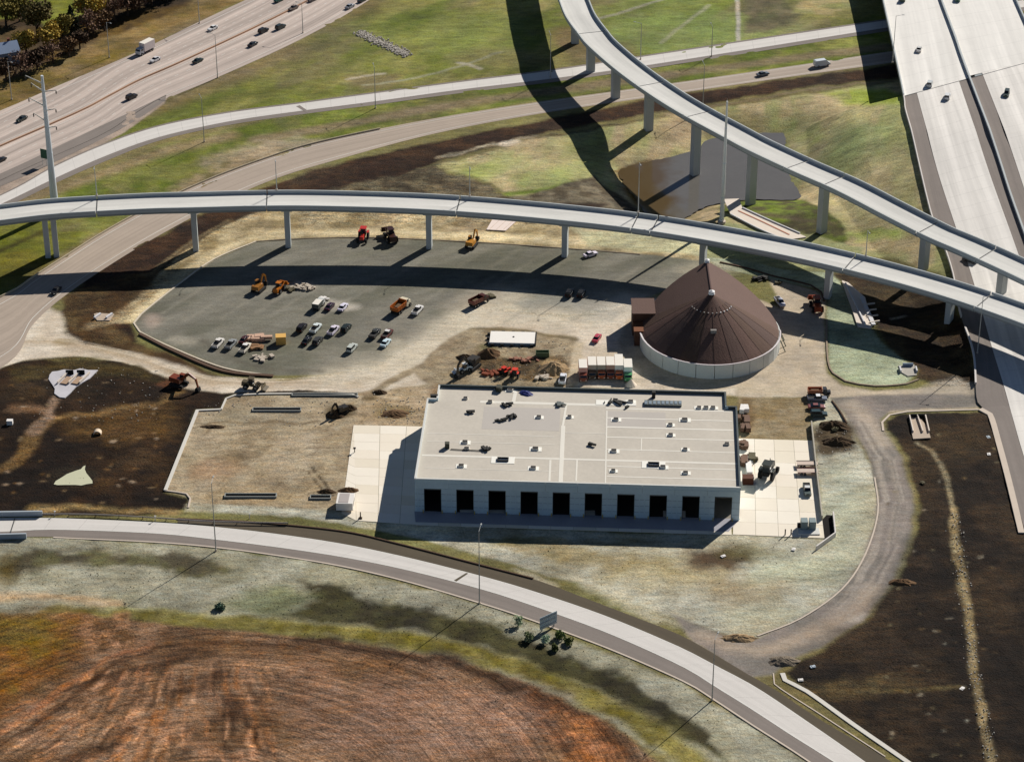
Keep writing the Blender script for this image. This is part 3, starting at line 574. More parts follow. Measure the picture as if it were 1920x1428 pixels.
def piece(name, r):
    q = quads[qreg == r]; used, inv = np.unique(q.ravel(), return_inverse=True)
    me = bpy.data.meshes.new(name); me.vertices.add(len(used)); me.loops.add(len(inv)); me.polygons.add(len(q))
    me.vertices.foreach_set('co', np.stack([X[used], Y[used], Z[used]], -1).astype(np.float32).ravel())
    me.loops.foreach_set('vertex_index', inv.astype(np.int32)); me.polygons.foreach_set('loop_start', np.arange(0, len(inv), 4, dtype=np.int32))
    me.update(calc_edges=True)
    at = me.attributes.new('Col', 'FLOAT_COLOR', 'POINT'); at.data.foreach_set('color', np.concatenate([COL[used], np.ones((len(used), 1))], 1).astype(np.float32).ravel())
    for nm, arr in (('furrow', FUR), ('fmask', FM), ('roughn', ROUGH)):
        at = me.attributes.new(nm, 'FLOAT', 'POINT'); at.data.foreach_set('value', arr[used].astype(np.float32))
    me.polygons.foreach_set('use_smooth', np.ones(len(q), bool)); me.materials.append(gm)
    o = bpy.data.objects.new(name, me); col.objects.link(o); o['kind'] = 'structure'; return o
for nm, r in (('ground', GR), ('dirt_road', DIRT), ('parking_lot', LOT), ('ploughed_field', FIELD), ('service_road', SROAD), ('dirt_yard', YARD)): piece(nm, r)

# pond water
wm = M('pond_water', (106, 102, 96), .10, .12, .6, 0, spec=.6)
def sediment(m, x0, brown):
    n = m.node_tree.nodes; l = m.node_tree.links; b = n['Principled BSDF']; old = b.inputs['Base Color'].links[0].from_socket
    g = n.new('ShaderNodeNewGeometry'); sx = n.new('ShaderNodeSeparateXYZ'); l.new(g.outputs['Position'], sx.inputs[0])
    t = n.new('ShaderNodeTexNoise'); t.inputs['Scale'].default_value = .09; t.inputs['Detail'].default_value = 5; l.new(g.outputs['Position'], t.inputs['Vector'])
    ma = n.new('ShaderNodeMath'); ma.operation = 'MULTIPLY_ADD'; l.new(t.outputs['Fac'], ma.inputs[0]); ma.inputs[1].default_value = 26; l.new(sx.outputs['X'], ma.inputs[2])
    mr = n.new('ShaderNodeMapRange'); mr.interpolation_type = 'SMOOTHSTEP'; l.new(ma.outputs[0], mr.inputs['Value']); mr.inputs['From Min'].default_value = x0+13-5; mr.inputs['From Max'].default_value = x0+13+5
    mx = n.new('ShaderNodeMix'); mx.data_type = 'RGBA'; l.new(mr.outputs[0], mx.inputs[0]); mx.inputs[6].default_value = (*C(*brown), 1); l.new(old, mx.inputs[7]); l.new(mx.outputs[2], b.inputs['Base Color'])
sediment(wm, P(1250, 350, WZ).x, (92, 76, 52))
sp_ = shore(POND, WZ, .45, 3)
mk('pond_water', sp_, [tuple(range(len(sp_)-1, -1, -1))], wm, kind='structure')
pm = M('puddle_water', (206, 204, 172), .3, .08, 1)
pd = shore([(100, 908), (128, 888), (150, 878), (160, 872), (163, 888), (172, 900), (165, 908)], .10, .35, 5)
mk('puddle', pd, [tuple(range(len(pd)-1, -1, -1))], pm, kind='structure')

# ---------------------------------------------------------------- paved roads
conc_old = M('highway_concrete', (188, 172, 160), .85, .10, 1, streak=(.34, .003, .42), uv=True)
conc_ramp = M('ramp_concrete', (214, 208, 200), .85, .07, 1, streak=(.5, .01, .08), uv=True, joints=9)
conc_tan = M('lower_ramp_concrete', (172, 156, 140), .85, .10, 1, streak=(.5, .006, .16), uv=True)
asph = M('road_asphalt', (132, 122, 114), .9, .12, 1, streak=(.6, .01, .12), uv=True)
asph_dk = M('dark_asphalt', (86, 76, 60), .9, .14, 1, streak=(.6, .01, .12), uv=True)
white = M('road_paint', (225, 222, 212), .7, .08, 2)
kerbm = M('kerb_concrete', (206, 190, 172), .85, .10, 2)
deckm = M('bridge_deck_concrete', (212, 209, 201), .85, .08, .8, streak=(.22, .012, .20), uv=True)
parm = M('parapet_concrete', (186, 190, 188), .85, .07, 1)
girm = M('girder_concrete', (150, 156, 156), .85, .06, 1)
mainm = M('main_highway_concrete', (226, 220, 211), .85, .07, 1, streak=(.22, .005, .26), uv=True, joints=8)

NEAR_E = [(-300, 505), (0, 348), (190, 262), (250, 224), (310, 187), (400, 149), (560, 76), (690, 2), (850, -110)]
FAR_E = [(-300, 330), (0, 208), (90, 169), (250, 101), (372, 42), (470, -4), (700, -110)]
hw = ribbon('highway', PL(NEAR_E), PL(FAR_E), conc_old, .04, kind='structure', across=1)
Aw = resample(smooth_line(PL(NEAR_E)), 160)[0]; Bw = resample(smooth_line(PL(FAR_E)), 160)[0]
def lane_lines(par, A, B, fr, z=.06, dash=True, w=.18):
    mb = MB()
    for q in fr:
        line = [a.lerp(b, q) for a, b in zip(A, B)]; l1 = offset(line, w/2, z); l2 = offset(line, -w/2, z)
        for i in range(len(line)-1):
            if dash and i % 3: continue
            mb.add([l1[i], l2[i], l2[i+1], l1[i+1]], [(0, 1, 2, 3)])
    o = mb.build('lane_markings', white, par, kind='stuff'); return o
lane_lines(hw, Aw, Bw, (.23, .32, .64, .73, .82))
lane_lines(hw, Aw, Bw, (.06, .45, .55, .93), dash=False)
barrier_line = [a.lerp(b, .5) for a, b in zip(Aw, Bw)]
tag(strip(barrier_line, .4, .6).build('median_barrier', M('weathered_barrier', (184, 146, 118), .9, .15, 1)), 'low concrete barrier running down the middle of the wide upper left highway', 'barrier')
ribbon('gore_pavement', PL([(-300, 470), (0, 350), (120, 296), (200, 256), (255, 226), (310, 189)]), PL([(-300, 455), (0, 326), (110, 274), (190, 236), (250, 208), (312, 178)]), asph, .06, kind='structure')
R1U = [(-300, 500), (0, 368), (100, 314), (200, 270), (300, 237), (430, 212), (560, 195), (700, 176), (860, 155), (1035, 133), (1200, 108), (1400, 78), (1640, 42), (1960, -5)]
R1L = [(-300, 520), (0, 384), (100, 336), (200, 292), (300, 257), (430, 228), (560, 209), (700, 191), (860, 169), (1035, 148), (1200, 125), (1400, 94), (1640, 56), (1960, 8)]
ribbon('upper_ramp_road', PL(R1U), PL(R1L), conc_ramp, .08, kind='structure')
sh = [P(x, y+6.5+(3 if x < 300 else 0)) for x, y in R1L]
ribbon('upper_ramp_shoulder', PL(R1L), sh, asph, .05, kind='structure')
shu = [P(x, y-2.6) for x, y in R1U]
ribbon('upper_ramp_edge', shu, PL(R1U), asph, .10, kind='structure')
R2U = [(-300, 690), (0, 556), (60, 520), (120, 482), (200, 432), (300, 378), (400, 333), (500, 296), (600, 266), (800, 225), (1000, 193), (1250, 158), (1500, 122), (1700, 92), (1960, 52)]
R2L = [(-300, 800), (0, 690), (60, 610), (125, 552), (230, 482), (330, 424), (430, 372), (520, 334), (620, 303), (810, 252), (1010, 214), (1260, 177), (1500, 142), (1700, 114), (1960, 74)]
lr = ribbon('lower_ramp_road', PL(R2U), PL(R2L), conc_tan, .05, kind='structure')
A2 = resample(smooth_line(PL(R2U)), 150)[0]; B2 = resample(smooth_line(PL(R2L)), 150)[0]
lane_lines(lr, A2, B2, (.12, .86), dash=False, z=.07)
tag(strip([a.lerp(b, .02) for a, b in zip(A2, B2)][:70], .25, .6).build('guard_rail', M('rail_steel', (190, 176, 150), .6, .1, 2)), 'low guard rail along the far side of the tan ramp at left', 'guard rail')

# bottom ramp
BU = [(-300, 975), (0, 971), (100, 971), (290, 979), (407, 988), (520, 1001), (640, 1019), (760, 1044), (900, 1079), (1000, 1108), (1140, 1156), (1280, 1215), (1337, 1245), (1413, 1285), (1480, 1329), (1623, 1428), (1760, 1530)]
BL = [(-300, 1001), (0, 997), (100, 993), (290, 1000), (407, 1012), (520, 1026), (640, 1044), (760, 1068), (900, 1104), (1000, 1136), (1140, 1187), (1280, 1250), (1337, 1285), (1413, 1332), (1480, 1376), (1563, 1428), (1680, 1505)]
BS = [(-300, 1010), (0, 1007), (100, 1006), (290, 1015), (407, 1025), (520, 1040), (640, 1060), (760, 1088), (900, 1129), (1000, 1162), (1140, 1214), (1280, 1275), (1337, 1309), (1413, 1359), (1470, 1395), (1520, 1428), (1640, 1510)]
BA = [(333, 973), (480, 980), (640, 996), (740, 1018), (880, 1054), (1000, 1085), (1100, 1122), (1200, 1160), (1280, 1192), (1350, 1232), (1413, 1270), (1447, 1288), (1540, 1350), (1640, 1408), (1690, 1440), (1790, 1505)]
br = ribbon('bottom_ramp_road', PL(BU), PL(BL), conc_ramp, .09, kind='structure')
A3 = resample(smooth_line(PL(BU)), 150)[0]; B3 = resample(smooth_line(PL(BL)), 150)[0]
lane_lines(br, A3, B3, (.04, .97), dash=False, z=.10, w=.22)
ribbon('bottom_ramp_shoulder', PL(BL), PL(BS), asph, .06, kind='structure')
ribbon('bottom_ramp_side_lane', PL(BA), PL([(333, 984)]+BU[4:]), asph_dk, .05, kind='structure')
def kerb(pts, w=.45, h=.16, z=0, m=kerbm, name='kerb', closed=False):
    return strip(smooth_line(PL(pts, z), 3), w, h).build(name, m, kind='structure')
kerb([(x, y+1.5) for x, y in BS[2:]])
kerb(BA[:6], .35, .35, m=M('dark_kerb', (92, 70, 54), .9, .1, 2))
kerb([(1467, 1262), (1472, 1275), (1513, 1296), (1600, 1358), (1707, 1432), (1780, 1486)], 1.2, .2, m=M('light_kerb', (214, 208, 196), .85, .08, 2))
kerb([(1450, 1262), (1452, 1282), (1540, 1340), (1660, 1418)], .3, .14)
# lot kerbs
kerb([(480, 453), (400, 487), (330, 537), (264, 590), (251, 606), (262, 622), (330, 655), (420, 690), (500, 703)], .5, .2, m=M('pale_kerb', (214, 200, 178), .85, .08, 2))
kerb([(262, 627), (330, 661), (420, 697), (512, 706)], 1.1, .5, m=M('dark_kerb', (92, 70, 54)))
kerb([(480, 453), (560, 448), (700, 446), (900, 455), (1060, 466), (1200, 477)], .4, .16, m=M('kerb_shade', (120, 108, 92), .9, .1, 2))
kerb([(1350, 492), (1400, 503), (1450, 518), (1520, 535), (1540, 548), (1545, 565)], .45, .3, m=M('dark_kerb', (92, 70, 54)))
kerb([(1550, 600), (1550, 640), (1553, 680), (1562, 700), (1585, 715), (1640, 724), (1700, 720), (1722, 712)], .45, .3, m=M('tan_kerb', (150, 132, 112), .9, .1, 2))
kerb([(1835, 768), (1760, 770), (1700, 772), (1668, 778), (1654, 792), (1656, 808)], .6, .2, m=kerbm)
kerb([(1838, 768), (1856, 778), (1872, 830), (1892, 905), (1915, 1000)], 1.6, .4, m=kerbm)
kerb([(424, 748), (440, 742), (520, 739), (660, 740), (672, 745)], .5, .35, m=M('light_kerb', (214, 208, 196)))
kerb([(415, 768), (424, 748)], .5, .35, m=M('light_kerb', (214, 208, 196)))
kerb([(368, 770), (415, 768)], .6, .3, m=M('light_kerb', (214, 208, 196)))
kerb([(370, 770), (340, 845), (310, 920)], .9, .35, m=M('light_kerb', (214, 208, 196)))
kerb([(310, 920), (350, 926), (357, 935), (353, 952)], .45, .25, m=kerbm)
kerb([(1640, 895), (1646, 960), (1622, 1040), (1578, 1105), (1500, 1160), (1420, 1192)], .4, .15, m=kerbm)

# ---------------------------------------------------------------- flyovers
def pier(mb, x, y, zb, zt, w, d, yaw):
    m2 = MB(); h = zt-zb
    m2.box(0, 0, h/2, w, d, h).box(0, 0, h-1.0, w*1.9, d*1.02, .9, tx=1.25)
    m2.rot(yaw, x, y, zb); mb.add(m2.v, m2.f)
def flyover(label, edge_px, side, ztops, piers_px, joints, Wd=11.2, grp=None, pw=1.9, wide_first=False):
    """edge_px: outer parapet top edge seen in the photograph, ztops its height; side: +1 deck lies left of travel"""
    pts = [P(x, y, z) for (x, y), z in zip(edge_px, ztops)]
    L = smooth_line(pts, 3.0); n = len(L); Cn = offset(L, side*Wd/2)
    root = empty('flyover_bridge', (Cn[0].x, Cn[0].y, 0), 0, label, 'bridge', grp); org = root.location
    def near(px, zoff=0):
        return min(range(n), key=lambda i: abs(pix(Cn[i])[0]-px))
    cuts = sorted(set([0]+[near(j) for j in joints]+[n-1]))
    for a, b in zip(cuts, cuts[1:]):
        seg = Cn[a:b+1]
        if len(seg) < 3: continue
        seg = [p.copy() for p in seg]
        if a: seg[0] = seg[0].lerp(seg[1], .05)
        if b < n-1: seg[-1] = seg[-1].lerp(seg[-2], .05)
        hw_ = Wd/2-.4
        top = ribbon('deck_span', offset(seg, hw_, -1.07), offset(seg, -hw_, -1.07), deckm, 0, root, origin=org, across=4, n=len(seg))
        strip([p+Vector((0, 0, -1.52)) for p in seg], Wd-.1, .40).build('deck_slab', girm, root, origin=org)
        for s in (1, -1):
            strip(offset(seg, s*(Wd/2-.2)), .4, 1.35, -1.35).build('parapet', parm, root, origin=org)
        for s in (-3.6, 0, 3.6):
            strip(offset(seg, s), .8, 1.25, -2.78).build('girder', girm, root, origin=org)
    jm = M('joint_steel', (60, 62, 62), .7)
    for j, jp in enumerate(joints):
        i = near(jp)
        if 1 < i < n-2:
            a = Cn[i-1]; b = Cn[i+1]; yaw = math.atan2(b.y-a.y, b.x-a.x)
            MB().box(0, 0, -1.055, .35, Wd-.9, .03).rot(yaw, Cn[i].x, Cn[i].y, Cn[i].z).build('expansion_joint', jm, root, origin=org)
    for k, px in enumerate(piers_px):
        i = near(px); c = Cn[i]; a = Cn[max(0, i-2)]; b = Cn[min(n-1, i+2)]; yaw = math.atan2(b.y-a.y, b.x-a.x); zb = min(0, tz(c.x, c.y))-.5 if tz(c.x, c.y) <= 0 else tz(c.x, c.y)-.5
        mb = MB()
        if wide_first and k == 0:
            for s in (-1.3, 1.3): pier(mb, c.x+s*math.cos(yaw), c.y+s*math.sin(yaw), zb, c.z-2.8, 1.7, 2.6, yaw)
        else: pier(mb, c.x, c.y, zb, c.z-2.8, pw, 2.8, yaw)
        mb.build('pier', parm, root, origin=org)
    return root, Cn
f1e = [(-300, 446), (-120, 428), (0, 413), (90, 402), (180, 396), (280, 391), (360, 389), (480, 386), (600, 386), (800, 392.5), (1000, 407.7), (1200, 430), (1400, 464), (1580, 503), (1750, 549), (1900, 600), (2050, 660)]
f1z = [17, 17, 17, 17.2, 17.4, 17.4, 17.4, 17, 16.7, 16, 15.2, 14.6, 14.2, 13.8, 12.8, 12, 11.5]
fly1, C1 = flyover('long curved concrete flyover crossing the site from left edge to right edge', f1e, 1, f1z, [90, 360, 545, 807, 1063, 1313, 1556, 1789], [170, 500, 850, 1185, 1235, 1600, 1850], pw=1.7, wide_first=True)
f2e = [(1010, -150), (1030, -50), (1048, 0), (1061, 31.5), (1085, 65), (1103, 86), (1151, 128), (1208, 170), (1271, 210), (1355, 256), (1400, 280), (1483, 319), (1567, 356), (1650, 399), (1733, 441), (1800, 470), (1900, 516), (2030, 580)]
f2z = [15, 15, 15.5, 16, 16, 16, 16.2, 17, 18, 19, 19.5, 20, 20, 19, 17.5, 16, 14.5, 13]
fly2, C2 = flyover('curved concrete flyover sweeping from the top of the photo across the pond', f2e, 1, f2z, [1079, 1109, 1156, 1222, 1307, 1416, 1546, 1738, 1880], [1108, 1222, 1310, 1490, 1560, 1735, 1850], pw=2.1)

# ---------------------------------------------------------------- main highway on the right
laneA = [(1676, -60), (1686, 0), (1703, 100), (1714, 155), (1752, 300), (1790, 420), (1815, 495), (1840, 580), (1860, 652), (1887, 740), (1912, 830)]
laneB = [(1757, -60), (1765, 12), (1785, 100), (1792, 134), (1845, 294), (1900, 450), (1950, 590), (2010, 750)]
medM = [(1745, -60), (1764, 0), (1790, 70), (1808, 122), (1871, 294), (1900, 383), (1960, 545), (2050, 770)]
Lw = [PM(*p) for p in MAIN_L]+[PM(1858, 775), PM(1897, 909), PM(1930, 1020)]
n_ = 120
def rs_(l): return resample(smooth_line(l, 3), n_)[0]
Lw = rs_(Lw); Mw = rs_([PM(*p) for p in medM])
def at_y(line, y):
    for a, b in zip(line, line[1:]):
        if (a.y-y)*(b.y-y) <= 0 and a.y != b.y: return a.lerp(b, (y-a.y)/(b.y-a.y))
    return line[0] if abs(line[0].y-y) < abs(line[-1].y-y) else line[-1]
ys_ = np.linspace(Lw[0].y+120, Lw[-1].y, 170)
def xline(pts, ext=1):
    l = smooth_line([PM(*p) for p in pts], 3); yy = [p.y for p in l][::-1]; xx = [p.x for p in l][::-1]; out = []
    for y in ys_:
        x = float(np.interp(y, yy, xx))
        if y > yy[-1]: x = xx[-1]+(y-yy[-1])*(xx[-1]-xx[-12])/(yy[-1]-yy[-12])
        if y < yy[0]: x = xx[0]+(y-yy[0])*(xx[12]-xx[0])/(yy[12]-yy[0])
        out.append(Vector((x, float(y), zmain(y))))
    return out
XL = xline(MAIN_L+[(1858, 775), (1897, 909)]); XA = xline(laneA); XB = xline(laneB); XM = xline(medM)
sh5 = [m+Vector((5.2, 0, 0)) for m in XM]; shR = [m+Vector((22, 0, 0)) for m in XM]; edR = [m+Vector((28, 0, 0)) for m in XM]
iab = min(range(len(ys_)), key=lambda i: abs(ys_[i]-Y_AB)); ra = slice(0, iab+1); rb = slice(iab, None)
def cutx(line):
    i = min(range(len(line)), key=lambda i: abs(line[i].y-(Y_AB+SKEW*(line[i].x-XL[i].x)))); return i
def up(line): return line[:cutx(line)+1]
def dn(line): return line[cutx(line):]
mh = empty('highway_bridge', (XM[0].x, XM[0].y, 0), 0, 'wide concrete highway bridge carrying traffic over both ramps at upper right', 'bridge'); og = mh.location
bw = M('bridge_deck_pale', (232, 227, 218), .85, .07, 1, streak=(.20, .006, .16), uv=True, joints=11)
ML = [m-Vector((.4, 0, 0)) for m in XM]; MR = [m+Vector((.4, 0, 0)) for m in XM]; nn = len(ys_)-iab
ribbon('left_deck', up(XL), up(ML), bw, 0, mh, across=4, origin=og, n=iab+1)
ribbon('right_deck', up(MR), up(edR), bw, 0, mh, across=4, origin=og, n=iab+1)
for q in (.06, .2, .34, .5, .66, .8, .94):
    gl_ = [a.lerp(b, q) for a, b in zip(resample(up(XL), 60)[0], resample(up(edR), 60)[0])]
    strip(gl_, 1.6, 1.5, -1.62).build('girder', girm, mh, origin=og)
ribbon('deck_soffit', up(XL), up(edR), girm, -.12, mh, origin=og, n=iab+1)
strip(up(XL), .45, 1.35, -.35).build('left_parapet', parm, mh, origin=og)
strip(up(edR), .45, 1.35, -.35).build('right_parapet', parm, mh, origin=og)
for k in (30, 62, 94):
    if iab-k > 0:
        for q in (.12, .37, .62, .87):
            a_, b_ = XL[cutx(XL)-k], edR[max(0, cutx(edR)-k)]; p = a_.lerp(b_, q); MB().box(p.x, p.y, (p.z-1.7)/2, 3.2, 1.4, p.z-1.7).build('pier', parm, mh, origin=og)
a_, b_ = XL[cutx(XL)].copy(), edR[cutx(edR)].copy(); a_.z = b_.z = 0
strip([a_, b_], .9, zmain(Y_AB)-.5, 0).build('abutment', parm, mh, origin=og)
strip([XL[cutx(XL)], edR[cutx(edR)]], .35, .03, .07).build('expansion_joint', M('joint_steel', (60, 62, 62), .7), mh, origin=og)
ribbon('main_highway', dn(XL), dn(edR), asph, .0, kind='structure', across=6, n=nn)
ribbon('main_highway_lanes', dn(XA), dn(XB), mainm, .08, kind='structure', across=2, n=nn)
ribbon('main_highway_far_lanes', dn(sh5), dn(shR), mainm, .08, kind='structure', across=2, n=nn)
tag(strip(XM, .6, 1.0, 0).build('median_barrier', parm), 'long concrete barrier dividing the two directions of the pale highway at right', 'barrier')
tag(strip([p for p in dn(XL) if p.y > 30], .35, 1.0, -.2).build('side_barrier', M('pale_barrier', (222, 214, 206), .85, .08, 1)), 'low pale barrier along the top of the grassy bank beside the right highway', 'barrier')
tag(strip([p for p in XL if -5 < p.y <= 29], .5, .7, -.1).build('side_barrier', M('pale_barrier', (214, 204, 194))), 'short pale barrier beside the right highway below the long flyover', 'barrier')
# pavement joints across the highway
jmb = MB()
for k in range(iab+14, len(ys_)-1, 16):
    a, b = XL[k], edR[k]; d = (b-a).normalized(); jmb.add([a+Vector((0, 0, .045)), b+Vector((0, 10, .045)), b+Vector((0, 10.25, .045)), a+Vector((0, .25, .045))], [(0, 1, 2, 3)])

# ---------------------------------------------------------------- warehouse
FLc = P(777, 897, 10.3); FRc = P(1389, 914, 10.3); WBz = 10.3
uu = (FRc-FLc).normalized(); vv = Vector((-uu.y, uu.x, 0)); LW = (FRc-FLc).length
wa = math.atan2(uu.y, uu.x)
WR = empty('warehouse', (FLc.x, FLc.y, 0), wa, 'long low concrete garage building with flat pale roof and ten dark door openings', 'building')
wallm = M('precast_wall', (188, 208, 216), .85, .14, .9)
capm = M('dark_frame_and_shade', (70, 78, 78), .6, .05, 1)  # dark door frames; also paints the shade on right and back parapets
roofm = M('roof_membrane', (200, 191, 176), .9, .15, .8, bump=.02)
darkm = M('interior_dark', (62, 54, 50), .9, .1, 1)
def loc(px, py, z):
    p = P(px, py, z)-Vector((FLc.x, FLc.y, 0)); return p.x*uu.x+p.y*uu.y, p.x*vv.x+p.y*vv.y
D1, D2 = 41.5, 49.2; U1, U2 = 2.6, 82.0
door_c = [loc(x, 945+(x-809)*.022, 5)[0] for x in (809, 870, 930.5, 991, 1051.5, 1112, 1173, 1234, 1295.5, 1356.5)]
DW, DH = 4.5, 7.3; T = .35
edges = [0]
for c in door_c: edges += [c-DW/2, c+DW/2]
edges.append(LW)
for i in range(0, len(edges), 2):
    a, b = edges[i], edges[i+1]; mb = MB()
    mb.box((a+b)/2, T/2, DH/2, b-a-.03, T, DH)
    if b-a > 2.4:
        for q in (.33, .67): mb.box(a+(b-a)*q, -.06, DH/2, .25, .1, DH)
    mb.build('wall_panel', wallm, WR)
    jb = MB()
    for z_ in (1.9, 3.8, 5.7): jb.box((a+b)/2, -.012, z_, b-a-.1, .03, .14)
    jb.build('joint_band', M('wall_joint', (146, 166, 178), .85, .1, 1), WR)
mids = [0]+[(door_c[i]+door_c[i+1])/2 for i in range(9)]+[LW]
for a, b in zip(mids, mids[1:]):
    MB().box((a+b)/2, T/2, (DH+WBz)/2+.01, b-a-.04, T, WBz-DH-.02).box((a+b)/2, -.04, 9.0, b-a-.05, .08, .12).build('lintel_panel', wallm, WR)
for c in door_c:
    fr = MB(); fr.box(c-DW/2+.06, T/2, DH/2, .12, T+.1, DH).box(c+DW/2-.06, T/2, DH/2, .12, T+.1, DH).box(c, T/2, DH-.06, DW-.26, T+.1, .12); fr.build('door_frame', capm, WR)
    MB().cyl((c-DW/2+.2, T+.5, DH-.45), (c+DW/2-.2, T+.5, DH-.45), .35, .35, 10).build('door_roll', M('door_roll_grey', (96, 98, 96), .6), WR)
    for s_ in (-1, 1): MB().cyl((c+s_*(DW/2+.25), -.55, 0), (c+s_*(DW/2+.25), -.55, 1.1), .12, .12, 8).build('door_bollard', M('bollard_yellow', (190, 160, 60), .7), WR)
# side and back walls
def wall_seg(x0, y0, x1, y1, nseg, gap=None):
    for k in range(nseg):
        a = Vector((x0, y0, 0)).lerp(Vector((x1, y1, 0)), k/nseg); b = Vector((x0, y0, 0)).lerp(Vector((x1, y1, 0)), (k+1)/nseg)
        c = (a+b)/2; L_ = (b-a).length-.03; yaw = math.atan2(b.y-a.y, b.x-a.x)
        if gap and k in gap:
            MB().box(0, 0, (DH+WBz)/2, L_, T, WBz-DH).rot(yaw, c.x, c.y).build('lintel_panel', wallm, WR)
            MB().box(-L_/2+.6, 0, DH/2, 1.2, T, DH).box(L_/2-.6, 0, DH/2, 1.2, T, DH).rot(yaw, c.x, c.y).build('wall_panel', wallm, WR)
        else: MB().box(0, 0, WBz/2, L_, T, WBz).rot(yaw, c.x, c.y).build('wall_panel', wallm, WR)
wall_seg(T/2, T+.02, T/2, D1, 6); wall_seg(LW-T/2, T+.02, LW-T/2, D1, 6, gap=(0,))
wall_seg(T+.02, D1-T/2, U1, D1-T/2, 1); wall_seg(U2, D1-T/2, LW-T-.02, D1-T/2, 1)
wall_seg(U1+T/2, D1+.02, U1+T/2, D2, 1); wall_seg(U2-T/2, D1+.02, U2-T/2, D2, 1); wall_seg(U1+T+.02, D2-T/2, U2-T-.02, D2-T/2, 10)
RZ = WBz-.75
rp = [(T, T), (LW-T, T), (LW-T, D1-T), (U2-T, D1-T), (U2-T, D2-T), (U1+T, D2-T), (U1+T, D1-T), (T, D1-T)]
MB().ext(rp, RZ-.5, RZ).build('roof', roofm, WR)
MB().ext([(T, T), (LW-9, T), (LW-9, D1-T), (T, D1-T)], .02, .1).build('floor_slab', M('floor_slab_concrete', (58, 54, 50), .9, .08, 1), WR)  # floor coloured near black so the bays read as deep shade
MB().ext([(LW-8.96, T), (LW-T, T), (LW-T, D1-T), (LW-8.96, D1-T)], .02, .1).build('floor_slab', M('floor_slab_sunpatch', (138, 130, 118), .9, .08, 1), WR)  # floor painted paler in the last bay to bring out the sun patch
op = [(0, 0), (LW, 0), (LW, D1), (U2, D1), (U2, D2), (U1, D2), (U1, D1), (0, D1)]
cap_l = M('lit_coping', (214, 212, 204), .6, .05, 1)
for i in range(8):
    a = Vector((*op[i], 0)); b = Vector((*op[(i+1) % 8], 0)); c = (a+b)/2; yaw = math.atan2(b.y-a.y, b.x-a.x); L_ = (b-a).length
    inn = Vector((-math.sin(yaw), math.cos(yaw), 0))*T/2
    light = i in (0, 7, 5, 6)  # shade put into the coping colour: right and back dark, lit sides pale
    MB().box(0, 0, WBz+.03, L_-(.0 if i % 2 == 0 else .5), T+.12, .06).rot(yaw, c.x+inn.x, c.y+inn.y).build('coping', cap_l if light else capm, WR)
    if not light:
        MB().box(0, 0, RZ+.36, L_-1.0, .05, .7).rot(yaw, c.x+inn.x*2.2, c.y+inn.y*2.2).build('parapet_shade', capm, WR)  # dark sheet painting the shaded inner faces of these parapets
seam = M('roof_seam_sealant', (230, 224, 210), .8, .05, 1); patch_l = M('new_membrane_patch', (244, 240, 228), .8, .03, 1); patch_g = M('grey_membrane', (190, 182, 172), .9, .05, 1)
_pz = [RZ+.006]
def rrect(name, x0, y0, x1, y1, m, dz=.0):
    a = loc(x0, (y0+y1)/2, RZ)[0]; b = loc(x1, (y0+y1)/2, RZ)[0]; c = loc((x0+x1)/2, y1, RZ)[1]; d = loc((x0+x1)/2, y0, RZ)[1]
    _pz[0] += .0015
    MB().box((a+b)/2, (c+d)/2, _pz[0]+dz, abs(b-a), abs(d-c), .012).build(name, m, WR)
rrect('roof_patch', 905, 764, 1050, 806, patch_g); rrect('roof_patch', 1137, 772, 1248, 803, patch_g)
for (x0, x1, y, h) in ((900, 1136, 756, 4), (1136, 1372, 768, 2), (1136, 1374, 803, 2.2), (1136, 1376, 822, 1.6), (1136, 1378, 845, 1.4), (790, 1384, 861, 3), (1138, 1380, 877, 1.6), (1138, 1384, 896, 1.6), (1136, 1372, 786, 1.6), (800, 1040, 815, .8), (800, 1040, 830, .8), (796, 1040, 880, .8), (1060, 1136, 812, .8)):
    ym = y
    rrect('roof_seam', x0, ym-h/2, x1, ym+h/2, seam)
for (x0, x1, ya, yb, w_) in ((1055, 1062, 758, 800, 4), (1051, 1056, 798, 905, 8), (1135, 1138, 770, 905, 2.5), (1202, 1203, 822, 845, 2), (1030, 1032, 862, 902, 4), (1080, 1082, 862, 902, 3), (962, 968, 727, 757, 7)):
    a = loc(x0, yb, RZ); b = loc(x1, ya, RZ); ww = w_/7.0; _pz[0] += .0015
    MB().box(0, 0, 0, (Vector((*b, 0))-Vector((*a, 0))).length, ww, .012).rot(math.atan2(b[1]-a[1], b[0]-a[0]), (a[0]+b[0])/2, (a[1]+b[1])/2, _pz[0]).build('roof_seam', seam, WR)
dkm = M('vent_dark', (52, 48, 44), .7, .1, 2); curb = M('vent_curb', (232, 226, 212), .7, .05, 2); unitm = M('roof_unit_grey', (104, 108, 104), .6, .1, 2)
ROOFV = [(872, 829.6), (1004, 842), (865, 874), (1000, 878), (1010.5, 782.5), (1068, 782), (873, 747.5), (919, 754), (957, 732), (875, 842), (1155, 787), (1284, 787.6), (1257, 797), (1257.6, 816), (1151, 846), (1285, 843), (1150, 883), (1285.5, 887), (1311, 765), (1324, 765), (1337, 765), (1182.6, 753.6), (1243, 876), (1363, 833)]
for k, (x, y) in enumerate(ROOFV):
    a, b = loc(x, y, RZ); s = rnd.uniform(.8, 1.15)
    if k not in (6, 7, 9, 23): MB().box(a, b, RZ+.05+.001*k, 2.9*s, 1.9*s, .05).build('vent_patch', patch_l, WR)
    v = MB().box(a, b, RZ+.3, 1.5*s, 1.1*s, .42).build('vent', curb, WR)
    MB().box(a, b, RZ+.55, 1.25*s, .9*s, .09).build('vent_opening', dkm, v)
